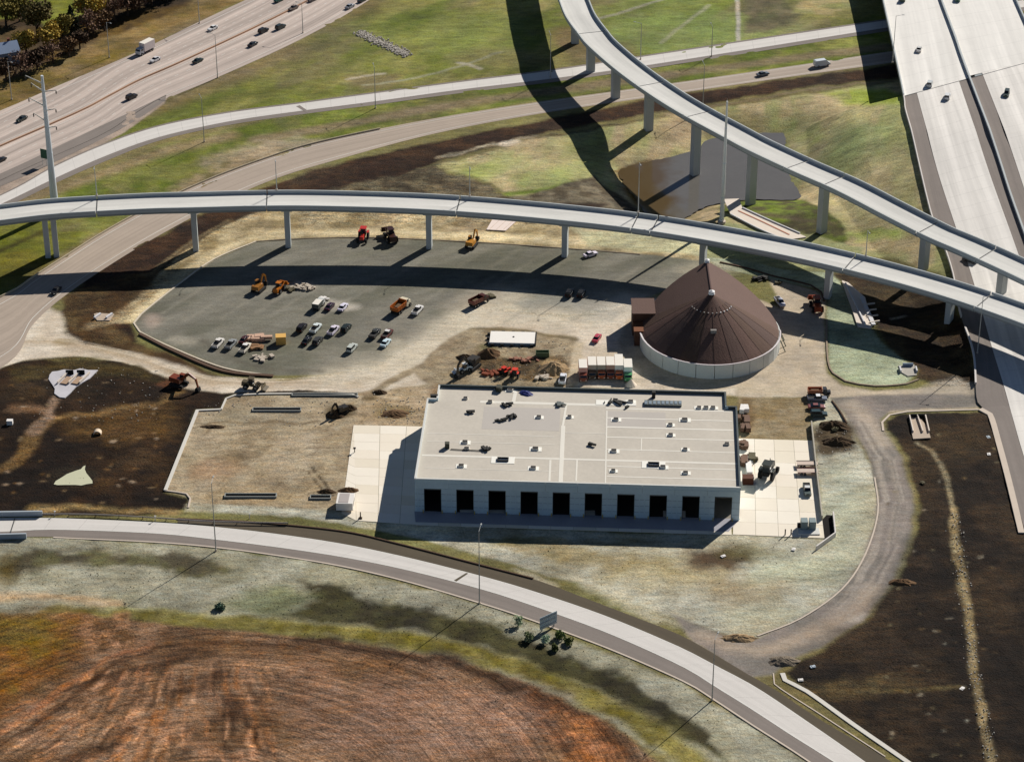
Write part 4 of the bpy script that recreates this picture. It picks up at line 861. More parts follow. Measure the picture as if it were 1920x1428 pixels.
def runit(px, py, sx, sy, sz, m, name, patch=None, yaw=0):
    a, b = loc(px, py, RZ)
    if patch: MB().box(a, b, RZ+.055, patch[0], patch[1], .05).build('vent_patch', patch_l, WR)
    return MB().box(0, 0, 0, sx, sy, sz).rot(yaw, a, b, RZ+.08+sz/2).build(name, m, WR)
runit(1243, 758, 10.2, 2.4, .5, unitm, 'roof_louvre')
for k in range(9):
    a, b = loc(1211+k*8, 758, RZ); MB().box(a, b, RZ+.64, .75, 1.7, .1).build('louvre_blade', M('louvre_blue', (126, 140, 150), .5, .05, 2), WR)
for (x, y) in ((943, 862.5), (1225.5, 871.5)):
    a, b = loc(x, y, RZ); MB().box(a, b, RZ+.06, 6.2, 3.4, .05).build('vent_patch', patch_l, WR)
    h_ = MB(); 
    for dx, dy, sx, sy in ((0, .75, 3.0, .2), (0, -.75, 3.0, .2), (1.4, 0, .2, 1.3), (-1.4, 0, .2, 1.3)): h_.box(a+dx, b+dy, RZ+.3, sx, sy, .45)
    h_.build('roof_hatch', dkm, WR)
a, b = loc(1155, 755, RZ); MB().box(a, b, RZ+.05, 11, 2.6, .06).build('vent_patch', patch_l, WR)
a, b = loc(1324, 765, RZ); MB().box(a, b, RZ+.045, 6.6, 1.6, .05).build('vent_patch', patch_l, WR)
# loose things lying on the roof
def W(a, b, z): p = Vector((FLc.x, FLc.y, 0))+uu*a+vv*b; return (p.x, p.y, z)
def heap(name, px, py, z, n, r, sz, mat, label, cat, grp=None, yaw=None, long=1.0, seed=1, flat=.5):
    q = random.Random(seed); mb = MB(); a = P(px, py, z)
    for i in range(n):
        s = sz*q.uniform(.5, 1.3); mb.box(q.gauss(0, r*.5), q.gauss(0, r*.3), s*flat*.5+q.uniform(0, sz*.3), s*q.uniform(1, 1+long), s*q.uniform(.4, 1), s*flat, rz=q.uniform(0, 3.14) if yaw is None else yaw+q.uniform(-.2, .2))
    o = mb.build(name, mat); o.location = (a.x, a.y, z); return tag(o, label, cat, grp)
blk = M('black_scrap', (48, 46, 42), .8, .1, 2); blu = M('blue_tarp', (44, 54, 120), .6, .15, 2)
def tarp(px, py, z, rx, ry, label):
    mb = MB(); q = random.Random(5); N = 14; v = [(0, 0, .75)]; f = []
    for ring, (k, hz) in enumerate(((.45, .6), (.8, .38), (1.0, .05))):
        for i in range(N):
            t = 2*math.pi*i/N; j = 1+q.uniform(-.12, .12); v.append((rx*k*math.cos(t)*j, ry*k*math.sin(t)*j, hz*q.uniform(.7, 1.2)))
    for i in range(N):
        j = (i+1) % N; f.append((0, 1+i, 1+j))
        for r_ in (0, 1): f.append((1+r_*N+i, 1+(r_+1)*N+i, 1+(r_+1)*N+j, 1+r_*N+j))
    mb.add(v, f); o = mb.build('tarp', blu); a = P(px, py, z); o.location = (a.x, a.y, z); o.rotation_euler[2] = -.5; return tag(o, label, 'tarp')
tarp(986, 738, RZ, 2.1, 1.2, 'crumpled dark blue tarp near the back edge of the pale roof')
heap('scrap_bundle', 935, 732, RZ, 6, .8, 1.1, M('olive_scrap', (70, 70, 58), .8, .1, 2), 'dark grey bundle near the back edge of the roof left of the blue tarp', 'bundle', seed=3, flat=.8)
heap('scrap_bundle', 1049, 759, RZ, 8, 1.6, .9, unitm, 'grey stack of flat sheets at top of the bright middle roof seam', 'bundle', yaw=0, seed=4)
for k, (x, y, n, r, lb) in enumerate([(950, 760, 7, 1.3, 'small dark offcuts just above the grey roof patch at left'), (938, 788, 7, .9, 'dark offcuts on the grey roof patch, left and nearest the front'), (963, 781, 9, 1.9, 'row of dark offcuts strung along the grey roof patch'), (1107.6, 833, 7, 1.2, 'black scrap pile alone in the middle of the roof'), (915, 843.5, 8, .8, 'black scrap pile left of middle, at the end of the roof hose'), (1152, 755, 10, 2.6, 'black twisted hoses on the white sheet near the back roof edge'), (881, 773, 6, .9, 'dark scrap pile with a stick near the left back of the roof')]):
    heap('scrap_pile', x, y, RZ+.1, n, r, .8, blk, lb, 'scrap', seed=10+k, long=1.6)
def crate(px, py, z, sx, sy, sz, m, label, cat='box', name='crate', yaw=0):
    a = P(px, py, z); mb = MB().box(0, 0, sz/2, sx, sy, sz).box(0, 0, sz+.04, sx*1.05, sy*1.05, .08)
    for s in (-.45, 0, .45): mb.box(sx*s, -sy/2-.03, sz/2, .1, .06, sz).box(sx*s, sy/2+.03, sz/2, .1, .06, sz)
    o = mb.build(name, m); o.location = (a.x, a.y, z); o.rotation_euler[2] = yaw; return tag(o, label, cat)
crate(838.5, 839, RZ, 1.2, 1.2, 1.5, M('olive_scrap', (70, 70, 58)), 'tall dark crate standing on the left part of the roof')
crate(1225.5, 745, RZ, .9, .9, 1.8, blk, 'tall thin dark crate standing near the back roof edge above the long louvre')
crate(814, 745, RZ, 2.0, .9, .8, blk, 'low black crate in the left back corner notch of the roof')
hp = [P(x, y, RZ+.1) for x, y in ((845, 842), (860, 843), (885, 844), (900, 845), (912, 845))]
tag(strip(smooth_line(hp, 1), .18, .16).build('hose', blk), 'thin dark hose lying across the left part of the roof', 'hose')

# concrete aprons beside the warehouse: slabs
padm = [M('apron_concrete_%s' % n, c, .85, .05, 1.2) for n, c in (('a', (240, 228, 208)), ('b', (234, 222, 200)), ('c', (244, 234, 216)))]
def apron(name, corners, nx, ny, label, z=.09):
    cs = [P(*c) for c in corners]   # fl fr br bl
    root = empty(name, (cs[0].x, cs[0].y, 0)); root['kind'] = 'structure'
    for i in range(nx):
        for j in range(ny):
            def q(a, b): return (cs[0].lerp(cs[1], a)).lerp(cs[3].lerp(cs[2], a), b)
            g = .0; p = [q(i/nx, j/ny), q((i+1)/nx, j/ny), q((i+1)/nx, (j+1)/ny), q(i/nx, (j+1)/ny)]
            c = sum(p, Vector())/4; p = [c+(k-c)*(1-.05/((k-c).length)) for k in p]
            MB().ext([(k.x, k.y) for k in p], 0, z+rnd.uniform(0, .012)).build('slab', rnd.choice(padm), root, origin=root.location)
    return root
apron('concrete_apron', [(668, 976), (790, 984), (812, 800), (663, 797)], 3, 11, '')
apron('concrete_apron', [(780, 984), (1372, 1003), (1370, 958), (777, 955)], 14, 1, '')
apron('concrete_apron', [(640, 962), (668, 976), (664, 797), (663, 797)], 1, 11, '')
apron('concrete_apron', [(1374, 1002), (1546, 1009), (1524, 826), (1378, 822)], 4, 8, '')

dsp = PL([(779, 978), (1366, 996), (1388, 972), (777, 958)], .125)
mk('front_strip', dsp, [(0, 1, 2, 3)], M('front_strip_concrete', (160, 158, 164), .8, .16, 1.2), kind='structure')  # slightly darker strip along the foot of the front wall
# wall right of the apron and pit wall
walm = M('site_wall_concrete', (176, 168, 152), .85, .1, 1)
tag(strip(smooth_line(PL([(1521, 797), (1530, 880), (1541, 975)]), 3), .35, 1.5).build('retaining_wall', walm), 'low concrete wall along the right edge of the right apron', 'wall')
tag(strip(PL([(1562, 966), (1566, 1005), (1530, 1031)]), .35, 1.3).build('pit_wall', M('pale_barrier', (214, 204, 194))), 'thin white L shaped wall round the dark pit at lower right of the apron', 'wall')
mk('pit', [p+Vector((0, 0, .07)) for p in PL([(1534, 982), (1550, 965), (1561, 966), (1565, 1004), (1545, 1011)])], [(4, 3, 2, 1, 0)], M('pit_soil', (20, 14, 10), 1), kind='structure')
kerb([(1560, 752), (1575, 772), (1588, 794)], .35, .4, m=M('dark_kerb', (92, 70, 54)))

# ---------------------------------------------------------------- salt dome
DC = Vector((57.9, 21.6, 0)); DR = 20.3
SD = empty('salt_dome', DC, 0, 'round salt storage dome with brown shingle roof and low concrete ring wall', 'building')
def solve_z(xy, py):
    lo, hi = 0., 60.
    for _ in range(50):
        m_ = (lo+hi)/2
        if pix((xy.x, xy.y, m_))[1] > py: lo = m_
        else: hi = m_
    return lo
ZA = solve_z(DC, 550); 
prof = [(0, 0), (.3, .215), (.5, .365), (.7, .525), (.85, .65), (.94, .725), (1.0, .78)]
ZR = 4.4; scale_drop = (ZA-ZR)
def droof(r):
    r = min(1, r); xs = [p[0] for p in prof]; ys = [p[1]/.78 for p in prof]; return float(np.interp(r, xs, ys))*scale_drop
N = 72; rings = [i/16 for i in range(17)]
v = []; f = []
for r in rings:
    for i in range(N):
        t = 2*math.pi*i/N; x, y = r*DR*math.cos(t), r*DR*math.sin(t)
        hgt = ZA-droof(r) if y <= 0 else ZA-droof(abs(x)/DR)
        v.append((x, y, hgt))
for k in range(len(rings)-1):
    for i in range(N):
        j = (i+1) % N; f.append((k*N+i, (k+1)*N+i, (k+1)*N+j, k*N+j))
dmm = M('brown_shingles', (100, 76, 66), .85, .10, 2.5, bump=.08)
dms = [dmm, M('brown_shingles_b', (88, 66, 57), .85, .14, 2.5, bump=.08), M('brown_shingles_c', (104, 77, 66), .85, .14, 2.5, bump=.08), M('brown_shingles_d', (94, 70, 56), .85, .16, 2.5, bump=.08)]
qd = random.Random(6)
for sct in range(24):
    ff = [q for q in f if (q[0] % N)//3 == sct]; us = sorted({i for q in ff for i in q}); mp_ = {u: k for k, u in enumerate(us)}
    mk('roof_sector', [v[u] for u in us], [tuple(mp_[i] for i in q) for q in ff], dms[0] if 1 <= sct <= 10 else qd.choice(dms), SD)
for sct in range(12, 24):
    t = 2*math.pi*sct/24; pts3 = [Vector((k/10*DR*math.cos(t), k/10*DR*math.sin(t), ZA-droof(k/10)+.03)) for k in range(2, 11)]
    strip(pts3, .10, .03, 0).build('roof_batten', M('batten_brown', (90, 67, 58), .85), SD)
# rear wall closing the raised gable, ring wall in segments
dwall = M('dome_wall_concrete', (206, 208, 202), .85, .07, 1)
SEG = 24
for s in range(SEG):
    t0 = 2*math.pi*s/SEG+.004; t1 = 2*math.pi*(s+1)/SEG-.004; vs = []; 
    for t in (t0, (t0+t1)/2, t1):
        for rr_ in (DR+.25, DR-.15):
            x, y = rr_*math.cos(t), rr_*math.sin(t); zt = (ZR+.15) if y <= 0 else max(ZR+.15, ZA-droof(abs(x)/DR)-.25)
            vs += [(x, y, -.3), (x, y, zt)]
    fs = []
    for k in (0, 1):
        o = 4*k; fs += [(o, o+4, o+5, o+1), (o+2, o+3, o+7, o+6), (o+1, o+5, o+7, o+3)]
    fs += [(0, 1, 3, 2), (8, 10, 11, 9)]
    if s not in (5, 6): mk('wall_segment', vs, fs, dwall if math.sin((t0+t1)/2) < .3 else dmm, SD)
rim = MB()
for s in range(N):
    t0, t1 = 2*math.pi*s/N, 2*math.pi*(s+1)/N
    if math.sin((t0+t1)/2) > .02: continue
    rim.add([(r_*math.cos(t), r_*math.sin(t), z_) for t in (t0, t1) for r_, z_ in ((DR+.1, ZR+.14), (DR+.4, ZR+.14), (DR+.4, ZR+.32), (DR+.1, ZR+.32))], [(0, 1, 5, 4), (1, 2, 6, 5), (2, 3, 7, 6), (3, 0, 4, 7)])
rim.build('eave_trim', M('eave_trim_white', (226, 214, 214), .6, .05, 2), SD)
capw = M('cap_white', (236, 234, 230), .6)
MB().cyl((0, 0, ZA-.1), (0, 0, ZA+.7), 1.0, .7, 12).cyl((0, 0, ZA+.7), (0, 0, ZA+1.1), .9, .1, 12).build('roof_cap', capw, SD)
MB().cyl((0, DR-.4, ZA-.1), (0, DR-.4, ZA+.7), .8, .55, 12).cyl((0, DR-.4, ZA+.7), (0, DR-.4, ZA+1.0), .75, .1, 12).build('roof_cap', capw, SD)
MB().box(0, DR/2, ZA+.02, .35, DR-2.4, .16).build('ridge_cap', M('ridge_brown', (84, 60, 54), .8), SD)
for i in range(13):
    t = R(200)+R(140)*i/12; rr_ = 6.0; z_ = ZA-droof(rr_/DR)
    MB().box(rr_*math.cos(t), rr_*math.sin(t), z_+.1, .34, .34, .2).build('roof_vent', capw if i > 7 else M('vent_grey', (150, 146, 140), .7, .05), SD)  # left and middle vents grey, right ones white
MB().box(0, -.56*DR, ZA-droof(.56)+.35, 1.7, 1.3, .9, ty=.7).build('roof_hatch', M('hatch_grey', (130, 124, 118), .7, .1, 2), SD)
# side entrance porch on the left: two stepped brown boxes
pw_ = M('brown_cladding', (78, 52, 40), .8, .12, 2)
a = P(1208, 560, 7.5)-DC; 
MB().box(-19.2, 9.5, 3.7, 6.4, 9.0, 7.4).build('porch', pw_, SD)
MB().box(-19.2, 9.5, 7.5, 6.9, 9.6, .25).build('porch_roof', dmm, SD)
MB().box(-20.6, 1.6, 2.4, 3.0, 5.4, 4.8).build('side_porch', pw_, SD)
MB().box(-20.6, 1.6, 4.9, 3.4, 5.8, .2).build('porch_roof', M('orange_brown_roof', (120, 72, 40), .8, .1, 2), SD)
MB().box(-22.44, 9.5, 2.6, .1, 4.2, 5.0).build('porch_door', darkm, SD)
# timber braces leaning on the right of the dome
for k in range(6):
    t = R(-12+k*9); x, y = math.cos(t), math.sin(t)
    MB().cyl((x*(DR+2.0), y*(DR+2.0), 0), (x*(DR+.35), y*(DR+.35), 3.6), .16, .16, 6).build('brace', M('grey_timber', (120, 126, 112), .8, .1, 2), SD)

# ---------------------------------------------------------------- vehicles
glass = M('dark_glass', (26, 32, 38), .12, spec=.6); tyre = M('tyre_rubber', (30, 29, 28), .9); rimm = M('wheel_rim', (150, 150, 150), .4, metal=.6)
lampw = M('headlight', (220, 220, 210), .2); lampr = M('tail_light', (150, 20, 16), .3)
def paintm(c): return M('paint_%d_%d_%d' % c, c, .35, spec=.5)
_cache = {}
def part(key, fn, name, mat, parent):
    k = (key, mat.name)
    if k in _cache:
        o = bpy.data.objects.new(name, _cache[k]); col.objects.link(o); o.parent = parent; return o
    mb = MB(); fn(mb); o = mb.build(name, mat, parent); _cache[k] = o.data; return o
def loft(mb, secs):   # secs: list of (x, halfwidth_bottom, halfwidth_top, zb, zt)
    v = []; 
    for x, wb, wt, zb, zt in secs: v += [(x, -wb, zb), (x, wb, zb), (x, wt, zt), (x, -wt, zt)]
    f = [(0, 3, 2, 1)]; n = len(secs)
    for i in range(n-1):
        k = 4*i
        for q in range(4): f.append((k+q, k+(q+1) % 4, k+4+(q+1) % 4, k+4+q))
    k = 4*(n-1); f.append((k, k+1, k+2, k+3)); mb.add(v, [q[::-1] for q in f])
TYPES = {
 'sedan': dict(L=4.9, W=1.82, wb=1.45, body=[(-2.45, .78, .70, .42, .78), (-2.3, .88, .80, .3, .92), (-1.5, .91, .84, .25, .98), (.9, .91, .84, .25, .96), (2.1, .89, .76, .28, .84), (2.45, .78, .66, .4, .68)], glass=[(-1.75, .80, .68, .93, .98), (-1.0, .82, .62, .93, 1.40), (.25, .82, .62, .93, 1.42), (1.05, .80, .70, .9, .97)], roof=(-1.02, .3, .60, 1.42)),
 'suv': dict(L=4.8, W=1.9, wb=1.42, body=[(-2.4, .9, .86, .4, 1.1), (-2.3, .94, .88, .35, 1.15), (1.0, .95, .88, .35, 1.12), (2.2, .93, .82, .38, 1.02), (2.4, .84, .74, .45, .85)], glass=[(-2.3, .86, .72, 1.1, 1.7), (-2.0, .86, .72, 1.1, 1.8), (.2, .86, .72, 1.1, 1.8), (1.0, .84, .76, 1.08, 1.15)], roof=(-2.1, .3, .72, 1.8)),
 'van': dict(L=5.3, W=2.0, wb=1.6, body=[(-2.65, .95, .88, .4, 2.05), (-2.5, 1.0, .90, .35, 2.1), (1.1, 1.0, .90, .35, 2.08), (1.9, .98, .86, .38, 1.3), (2.6, .9, .78, .42, .95)], glass=[(1.12, .93, .80, 1.35, 1.95), (1.2, .93, .82, 1.3, 1.98), (1.95, .9, .84, 1.25, 1.33), (1.98, .9, .84, 1.2, 1.3)], roof=(-2.4, 1.0, .86, 2.12)),
 'pickup': dict(L=5.5, W=1.98, wb=1.75, body=[(-2.75, .95, .93, .5, 1.02), (-2.7, .97, .95, .42, 1.05), (.0, .98, .95, .42, 1.05), (.2, .98, .92, .42, 1.12), (1.3, .98, .90, .42, 1.10), (2.6, .95, .84, .45, 1.0), (2.75, .86, .78, .5, .8)], glass=[(-.5, .90, .76, 1.05, 1.10), (-.35, .90, .72, 1.05, 1.72), (.75, .90, .72, 1.05, 1.74), (1.35, .88, .80, 1.05, 1.13)], roof=(-.4, .8, .70, 1.74)),
}
def car(px, py, dx, dy, typ, c, label, group='parked vehicles', z=None, name=None, roofc=None, s=1.0, cat=None):
    T_ = TYPES[typ]; zz = 0 if z is None else z
    p = P(px, py, zz); hd = head(px, py, dx, dy, zz)
    nm = {'sedan': 'car', 'suv': 'car', 'van': 'van', 'pickup': 'pickup_truck'}[typ]
    o = empty(name or nm, (p.x, p.y, zz+(.1 if z is None else .02)), hd, label, cat or {'sedan': 'car', 'suv': 'car', 'van': 'van', 'pickup': 'pickup truck'}[typ], group)
    o.scale = (s, s, s)
    pm_ = paintm(c); L_, W_ = T_['L'], T_['W']
    part(typ+'b', lambda m: loft(m, T_['body']), 'body', pm_, o)
    part(typ+'g', lambda m: loft(m, T_['glass']), 'windows', glass, o)
    a, b, w_, zt = T_['roof']
    part(typ+'r', lambda m: m.box((a+b)/2, 0, zt+.02, b-a, 2*w_, .05), 'roof', paintm(roofc) if roofc else pm_, o)
    if typ == 'pickup':
        part(typ+'bed', lambda m: m.box(-1.62, 0, 1.065, 2.0, 1.6, .03), 'cargo_bed', M('bed_liner', (50, 48, 46), .9), o)
        part(typ+'bs', lambda m: m.box(-1.62, .88, 1.12, 2.1, .12, .16).box(-1.62, -.88, 1.12, 2.1, .12, .16).box(-2.7, 0, 1.12, .1, 1.8, .16), 'bed_rail', pm_, o)
    for sx in (1, -1):
        for sy in (1, -1):
            x, y = sx*T_['wb'], sy*(W_/2-.1)
            wq = part('wh%s%d%d' % (typ, sx, sy), lambda m: m.cyl((x, y-.11, .33), (x, y+.11, .33), .34, .34, 12), 'wheel', tyre, o)
            part('rm%s%d%d' % (typ, sx, sy), lambda m: m.cyl((x, y+sy*.11, .33), (x, y+sy*.125, .33), .2, .2, 8), 'rim', rimm, wq)
    for sy in (1, -1):
        part('hl%s%d' % (typ, sy), lambda m: m.box(L_/2-.06, sy*.62, .72 if typ == 'sedan' else .85, .12, .3, .14), 'headlight', lampw, o)
        part('tl%s%d' % (typ, sy), lambda m: m.box(-L_/2+.04, sy*.68, .78 if typ == 'sedan' else .92, .12, .22, .18), 'tail_light', lampr, o)
    return o
LC = (228, 224, 218); DK = (36, 36, 34); BK = (26, 24, 24); GY = (138, 142, 140)
g1 = 'vehicles driving on the wide upper left highway'
car(399, 56, -14, 7, 'sedan', (232, 230, 226), 'white car alone on the far lanes of the upper left highway, above the box truck', g1)
car(291, 115, -14, 7, 'sedan', (220, 216, 214), 'white car just right of the white box truck on the upper left highway', g1)
car(41, 226, -14, 8, 'sedan', (52, 58, 52), 'dark car nearest the left edge on the far lanes of the upper left highway', g1)
car(371, 117, 14, -7, 'sedan', (36, 52, 44), 'dark green car in the middle of the upper left highway, below the two white cars', g1)
car(247, 185, 14, -7, 'suv', (36, 30, 32), 'black car on the near lanes of the highway above the grass tip', g1)
car(474, 86, 14, -8, 'sedan', (46, 46, 46), 'dark car nearest the grass on the upper left highway, lowest of the cluster of three', g1)
car(494, 61, 14, -7, 'suv', (40, 40, 42), 'dark car on the upper left highway, leftmost of a close pair', g1)
car(526, 54, 14, -7, 'suv', (40, 52, 52), 'dark teal car on the upper left highway, rightmost of a close pair', g1)
car(523, 3, -14, 7, 'suv', (30, 74, 62), 'dark green car cut by the top edge on the upper left highway', g1)
car(550, 18, -14, 7, 'sedan', (118, 102, 92), 'tan grey car near the top edge on the upper left highway', g1)
car(586, 2, -14, 7, 'sedan', (84, 74, 74), 'brown grey car cut by the top edge, right of the green one', g1)
car(656, 15, 14, -8, 'sedan', (150, 152, 158), 'silver car on the near edge of the highway by the top of the photo', g1)
car(679, 3, 14, -8, 'sedan', (58, 66, 66), 'dark car cut by the top edge beside the silver car', g1)
car(1, 303, 14, -7, 'sedan', (44, 40, 40), 'dark car cut by the left edge on the near highway lanes', g1)
g2 = 'vehicles driving on the lower ramp'
car(1430, 142, 14, -3, 'sedan', (96, 104, 112), 'grey car on the lower ramp, left of the white van', g2)
car(1541, 124, 14, -2, 'van', (214, 220, 224), 'white van on the lower ramp near the right highway bridge', g2, s=1.15)
car(105, 548, -12, 12, 'sedan', (30, 28, 30), 'black car on the tan ramp at left beside the flyover shadow', g2)
g3 = 'vehicles driving on the right highway'
for (x, y, t, c, lb, d) in [(1723, 95, 'sedan', (220, 218, 212), 'white car on the left deck of the highway bridge, higher than the others', -1), (1743, 160, 'suv', (206, 210, 208), 'pale car just below the bridge joint, left one of a pair', -1), (1776, 184, 'suv', (224, 224, 222), 'white car just below the bridge joint, right one of a pair', -1), (1887, 179, 'suv', (44, 60, 56), 'dark green car on the far lanes of the right highway', 1), (1693, 1, 'suv', (70, 92, 74), 'green car cut by the top edge on the left deck of the highway bridge', -1), (1796, 1, 'suv', (46, 96, 74), 'bright green car cut by the top edge on the right deck of the highway bridge', 1)]:
    zz = PM(x, y).z; car(x, y, 4*d*-1, -14*d*-1, t, c, lb, g3, z=zz+.04)
zz = PM(1818, 489).z; car(1818, 490, -14, -5, 'sedan', (40, 44, 44), 'dark car between the two flyovers on the right highway', g3, z=zz+.04)
g4 = 'cars and pickups parked in the asphalt lot'
car(643, 579, 8, -9, 'sedan', (226, 220, 234), 'white car at the right end of the short row of three in the lot', g4)
car(618, 578, 8, -9, 'sedan', (60, 36, 52), 'dark purple car between the white car and the flatbed in the lot', g4)
car(783, 585, 8, -9, 'pickup', (232, 228, 222), 'white pickup parked right of the orange dump truck', g4)
car(566, 618, 8, -9, 'suv', (34, 26, 26), 'black car at the left end of the middle row, left of the white pickup', g4)
car(592, 619, 8, -9, 'pickup', (222, 230, 226), 'white pickup with teal shade in the middle row of the lot', g4)
car(625, 623, 8, -9, 'pickup', (226, 216, 228), 'pale lilac pickup in the middle row of the lot', g4)
car(649, 619, 8, -9, 'suv', (32, 42, 38), 'black car at the right end of the middle row', g4)
car(575, 642, 8, -9, 'sedan', (26, 24, 24), 'black car below the white pickup, left of two', g4)
car(596, 643, 8, -9, 'suv', (62, 60, 56), 'dark grey car below the white pickup, right of two', g4)
car(409, 647, 8, -9, 'pickup', (232, 226, 216), 'white pickup furthest left in the lot', g4)
car(433, 649, 8, -9, 'pickup', (150, 152, 150), 'grey pickup second from left in the lot', g4)
car(458, 640, 8, -9, 'sedan', (70, 34, 30), 'dark maroon car behind the white and orange pickup', g4)
car(460, 656, 8, -9, 'pickup', (236, 226, 206), 'white pickup with orange sides in front of the maroon car', g4, roofc=(240, 236, 230))
car(703, 629, 8, -9, 'pickup', (66, 66, 62), 'dark pickup at the left of the small group by the haul road', g4)
car(726, 630, 8, -9, 'pickup', (98, 54, 48), 'maroon pickup with white roof in the group by the haul road', g4, roofc=(230, 226, 220))
car(723, 646, 8, -9, 'sedan', (206, 226, 232), 'pale blue car lowest in the group by the haul road', g4)
car(660, 656, 8, -9, 'suv', (196, 200, 190), 'pale car standing alone below the middle row', g4)
car(1068, 553, 5, -9, 'suv', (26, 26, 28), 'black car parked in the upper right of the lot, left of two', g4)
car(1090, 554, 5, -9, 'suv', (24, 24, 24), 'black car parked in the upper right of the lot, right of two', g4)
car(1119, 637, 6, -9, 'sedan', (186, 66, 84), 'red car standing alone between the yard and the dome', g4)
car(1107, 480, 14, -4, 'sedan', (232, 222, 232), 'white car under the flyover at the far edge of the lot', g4)
car(1055, 714, 2, -10, 'pickup', (232, 232, 236), 'white pickup behind the building near the row of trucks', g4)
car(1462, 570, 10, 12, 'pickup', (210, 210, 222), 'white pickup with dark bed right of the dome', g4)
car(1532, 751, 14, 0, 'pickup', (110, 118, 132), 'blue grey pickup with white roof, second in the stack right of the building', g4, roofc=(236, 236, 236))
car(1531, 766, 14, 0, 'sedan', (140, 84, 80), 'dull red car, third in the stack right of the building', g4)
car(1535, 780, 14, 0, 'suv', (28, 58, 62), 'dark teal car at the bottom of the stack right of the building', g4)
car(1513, 922, 2, 12, 'pickup', (84, 96, 92), 'dark grey pickup parked end on at the right apron', g4, roofc=(220, 220, 216))

# trucks and machines
def thing_at(name, px, py, dx, dy, label, cat, group=None, z=.1, s=1.0):
    p = P(px, py, 0); o = empty(name, (p.x, p.y, z), head(px, py, dx, dy), label, cat, group); o.scale = (s, s, s); return o
def wheels(o, xs, w_, r=.5, th=.4):
    for x in xs:
        for s in (1, -1):
            wq = MB().cyl((x, s*w_-th/2, r), (x, s*w_+th/2, r), r, r, 14).build('wheel', tyre, o)
            MB().cyl((x, s*(w_+th/2), r), (x, s*(w_+th/2+.03), r), r*.5, r*.5, 10).build('rim', rimm, wq)
def cab(o, x0, x1, w_, z0, z1, pm_, slope=.4):
    b = MB(); loft(b, [(x0, w_, w_*.95, z0, z1), (x1-slope, w_, w_*.95, z0, z1), (x1, w_, w_*.95, z0, z0+(z1-z0)*.55)]); b.build('cab', pm_, o)
    zc = z0+(z1-z0)*.76; hh = (z1-z0)*.32
    g = MB().box(x1-slope*.52+.05, 0, zc, .06, w_*1.7, hh, rx=-.5 if slope > .3 else 0)
    for s in (1, -1): g.box((x0+x1-slope)/2, s*(w_*.985), zc, (x1-x0)*.45, .06, hh)
    g.build('windows', glass, o)
def box_truck(px, py, dx, dy, c, bc, label, group, s=1, L_=5.2, bh=2.7):
    o = thing_at('box_truck', px, py, dx, dy, label, 'truck', group, s=s)
    MB().box(-.6, 0, .75, L_+2.4, 1.0, .3).build('chassis', DKM, o)
    MB().box(-1.2, 0, .95+bh/2, L_, 2.4, bh).build('cargo_box', M('box_%d%d' % (bc[0], bc[1]), bc, .6, .05, 1), o)
    MB().box(-1.2, 0, .95+bh+.03, L_-.1, 2.3, .06).build('box_roof', M('box_roof_white', (238, 230, 216), .6, .04, 1), o)
    cab(o, L_/2-1.0, L_/2+1.0, 1.05, .55, 2.3, paintm(c)); wheels(o, (L_/2+.1, -L_/2), 1.0, .48, .35)
    for s_ in (1, -1): MB().box(L_/2+1.0, s_*.75, .85, .08, .3, .2).build('headlight', lampw, o)
    return o
DKM = M('chassis_dark', (38, 36, 34), .8, .05, 2)
box_truck(272, 99, -14, 7, (196, 200, 204), (226, 214, 210), 'white box truck on the far lanes of the upper left highway', g1, s=1.12)
yel = paintm((190, 130, 40)); org_ = paintm((176, 92, 28)); red_ = paintm((196, 50, 40)); brn = paintm((92, 48, 26))
def dump_truck(px, py, dx, dy, cc, bc, label, group='dump trucks on the site', s=1):
    o = thing_at('dump_truck', px, py, dx, dy, label, 'dump truck', group, s=s)
    MB().box(-.3, 0, .85, 7.0, .9, .35).build('chassis', DKM, o)
    b = MB(); W2 = 1.2
    b.box(-1.4, 0, 1.25, 4.4, 2.3, .15).box(-1.4, W2, 1.9, 4.6, .12, 1.3).box(-1.4, -W2, 1.9, 4.6, .12, 1.3).box(.9, 0, 2.1, .12, 2.4, 1.6).box(-3.7, 0, 1.8, .12, 2.3, 1.0)
    for k in range(5): b.box(-3.3+k, W2+.09, 1.9, .12, .08, 1.2).box(-3.3+k, -W2-.09, 1.9, .12, .08, 1.2)
    b.build('dump_bed', bc, o); MB().box(-1.4, 0, 1.7, 4.2, 2.2, .7, tx=.6, ty=.5).build('load', M('load_soil', (96, 76, 54), .95, .2, 2), o)
    cab(o, 1.3, 2.6, 1.1, .8, 2.7, paintm(cc), .2); MB().box(3.2, 0, 1.2, 1.3, 1.8, .9, ty=.85).build('hood', paintm(cc), o)
    wheels(o, (3.0, -1.6, -2.8), 1.05, .52, .4); return o
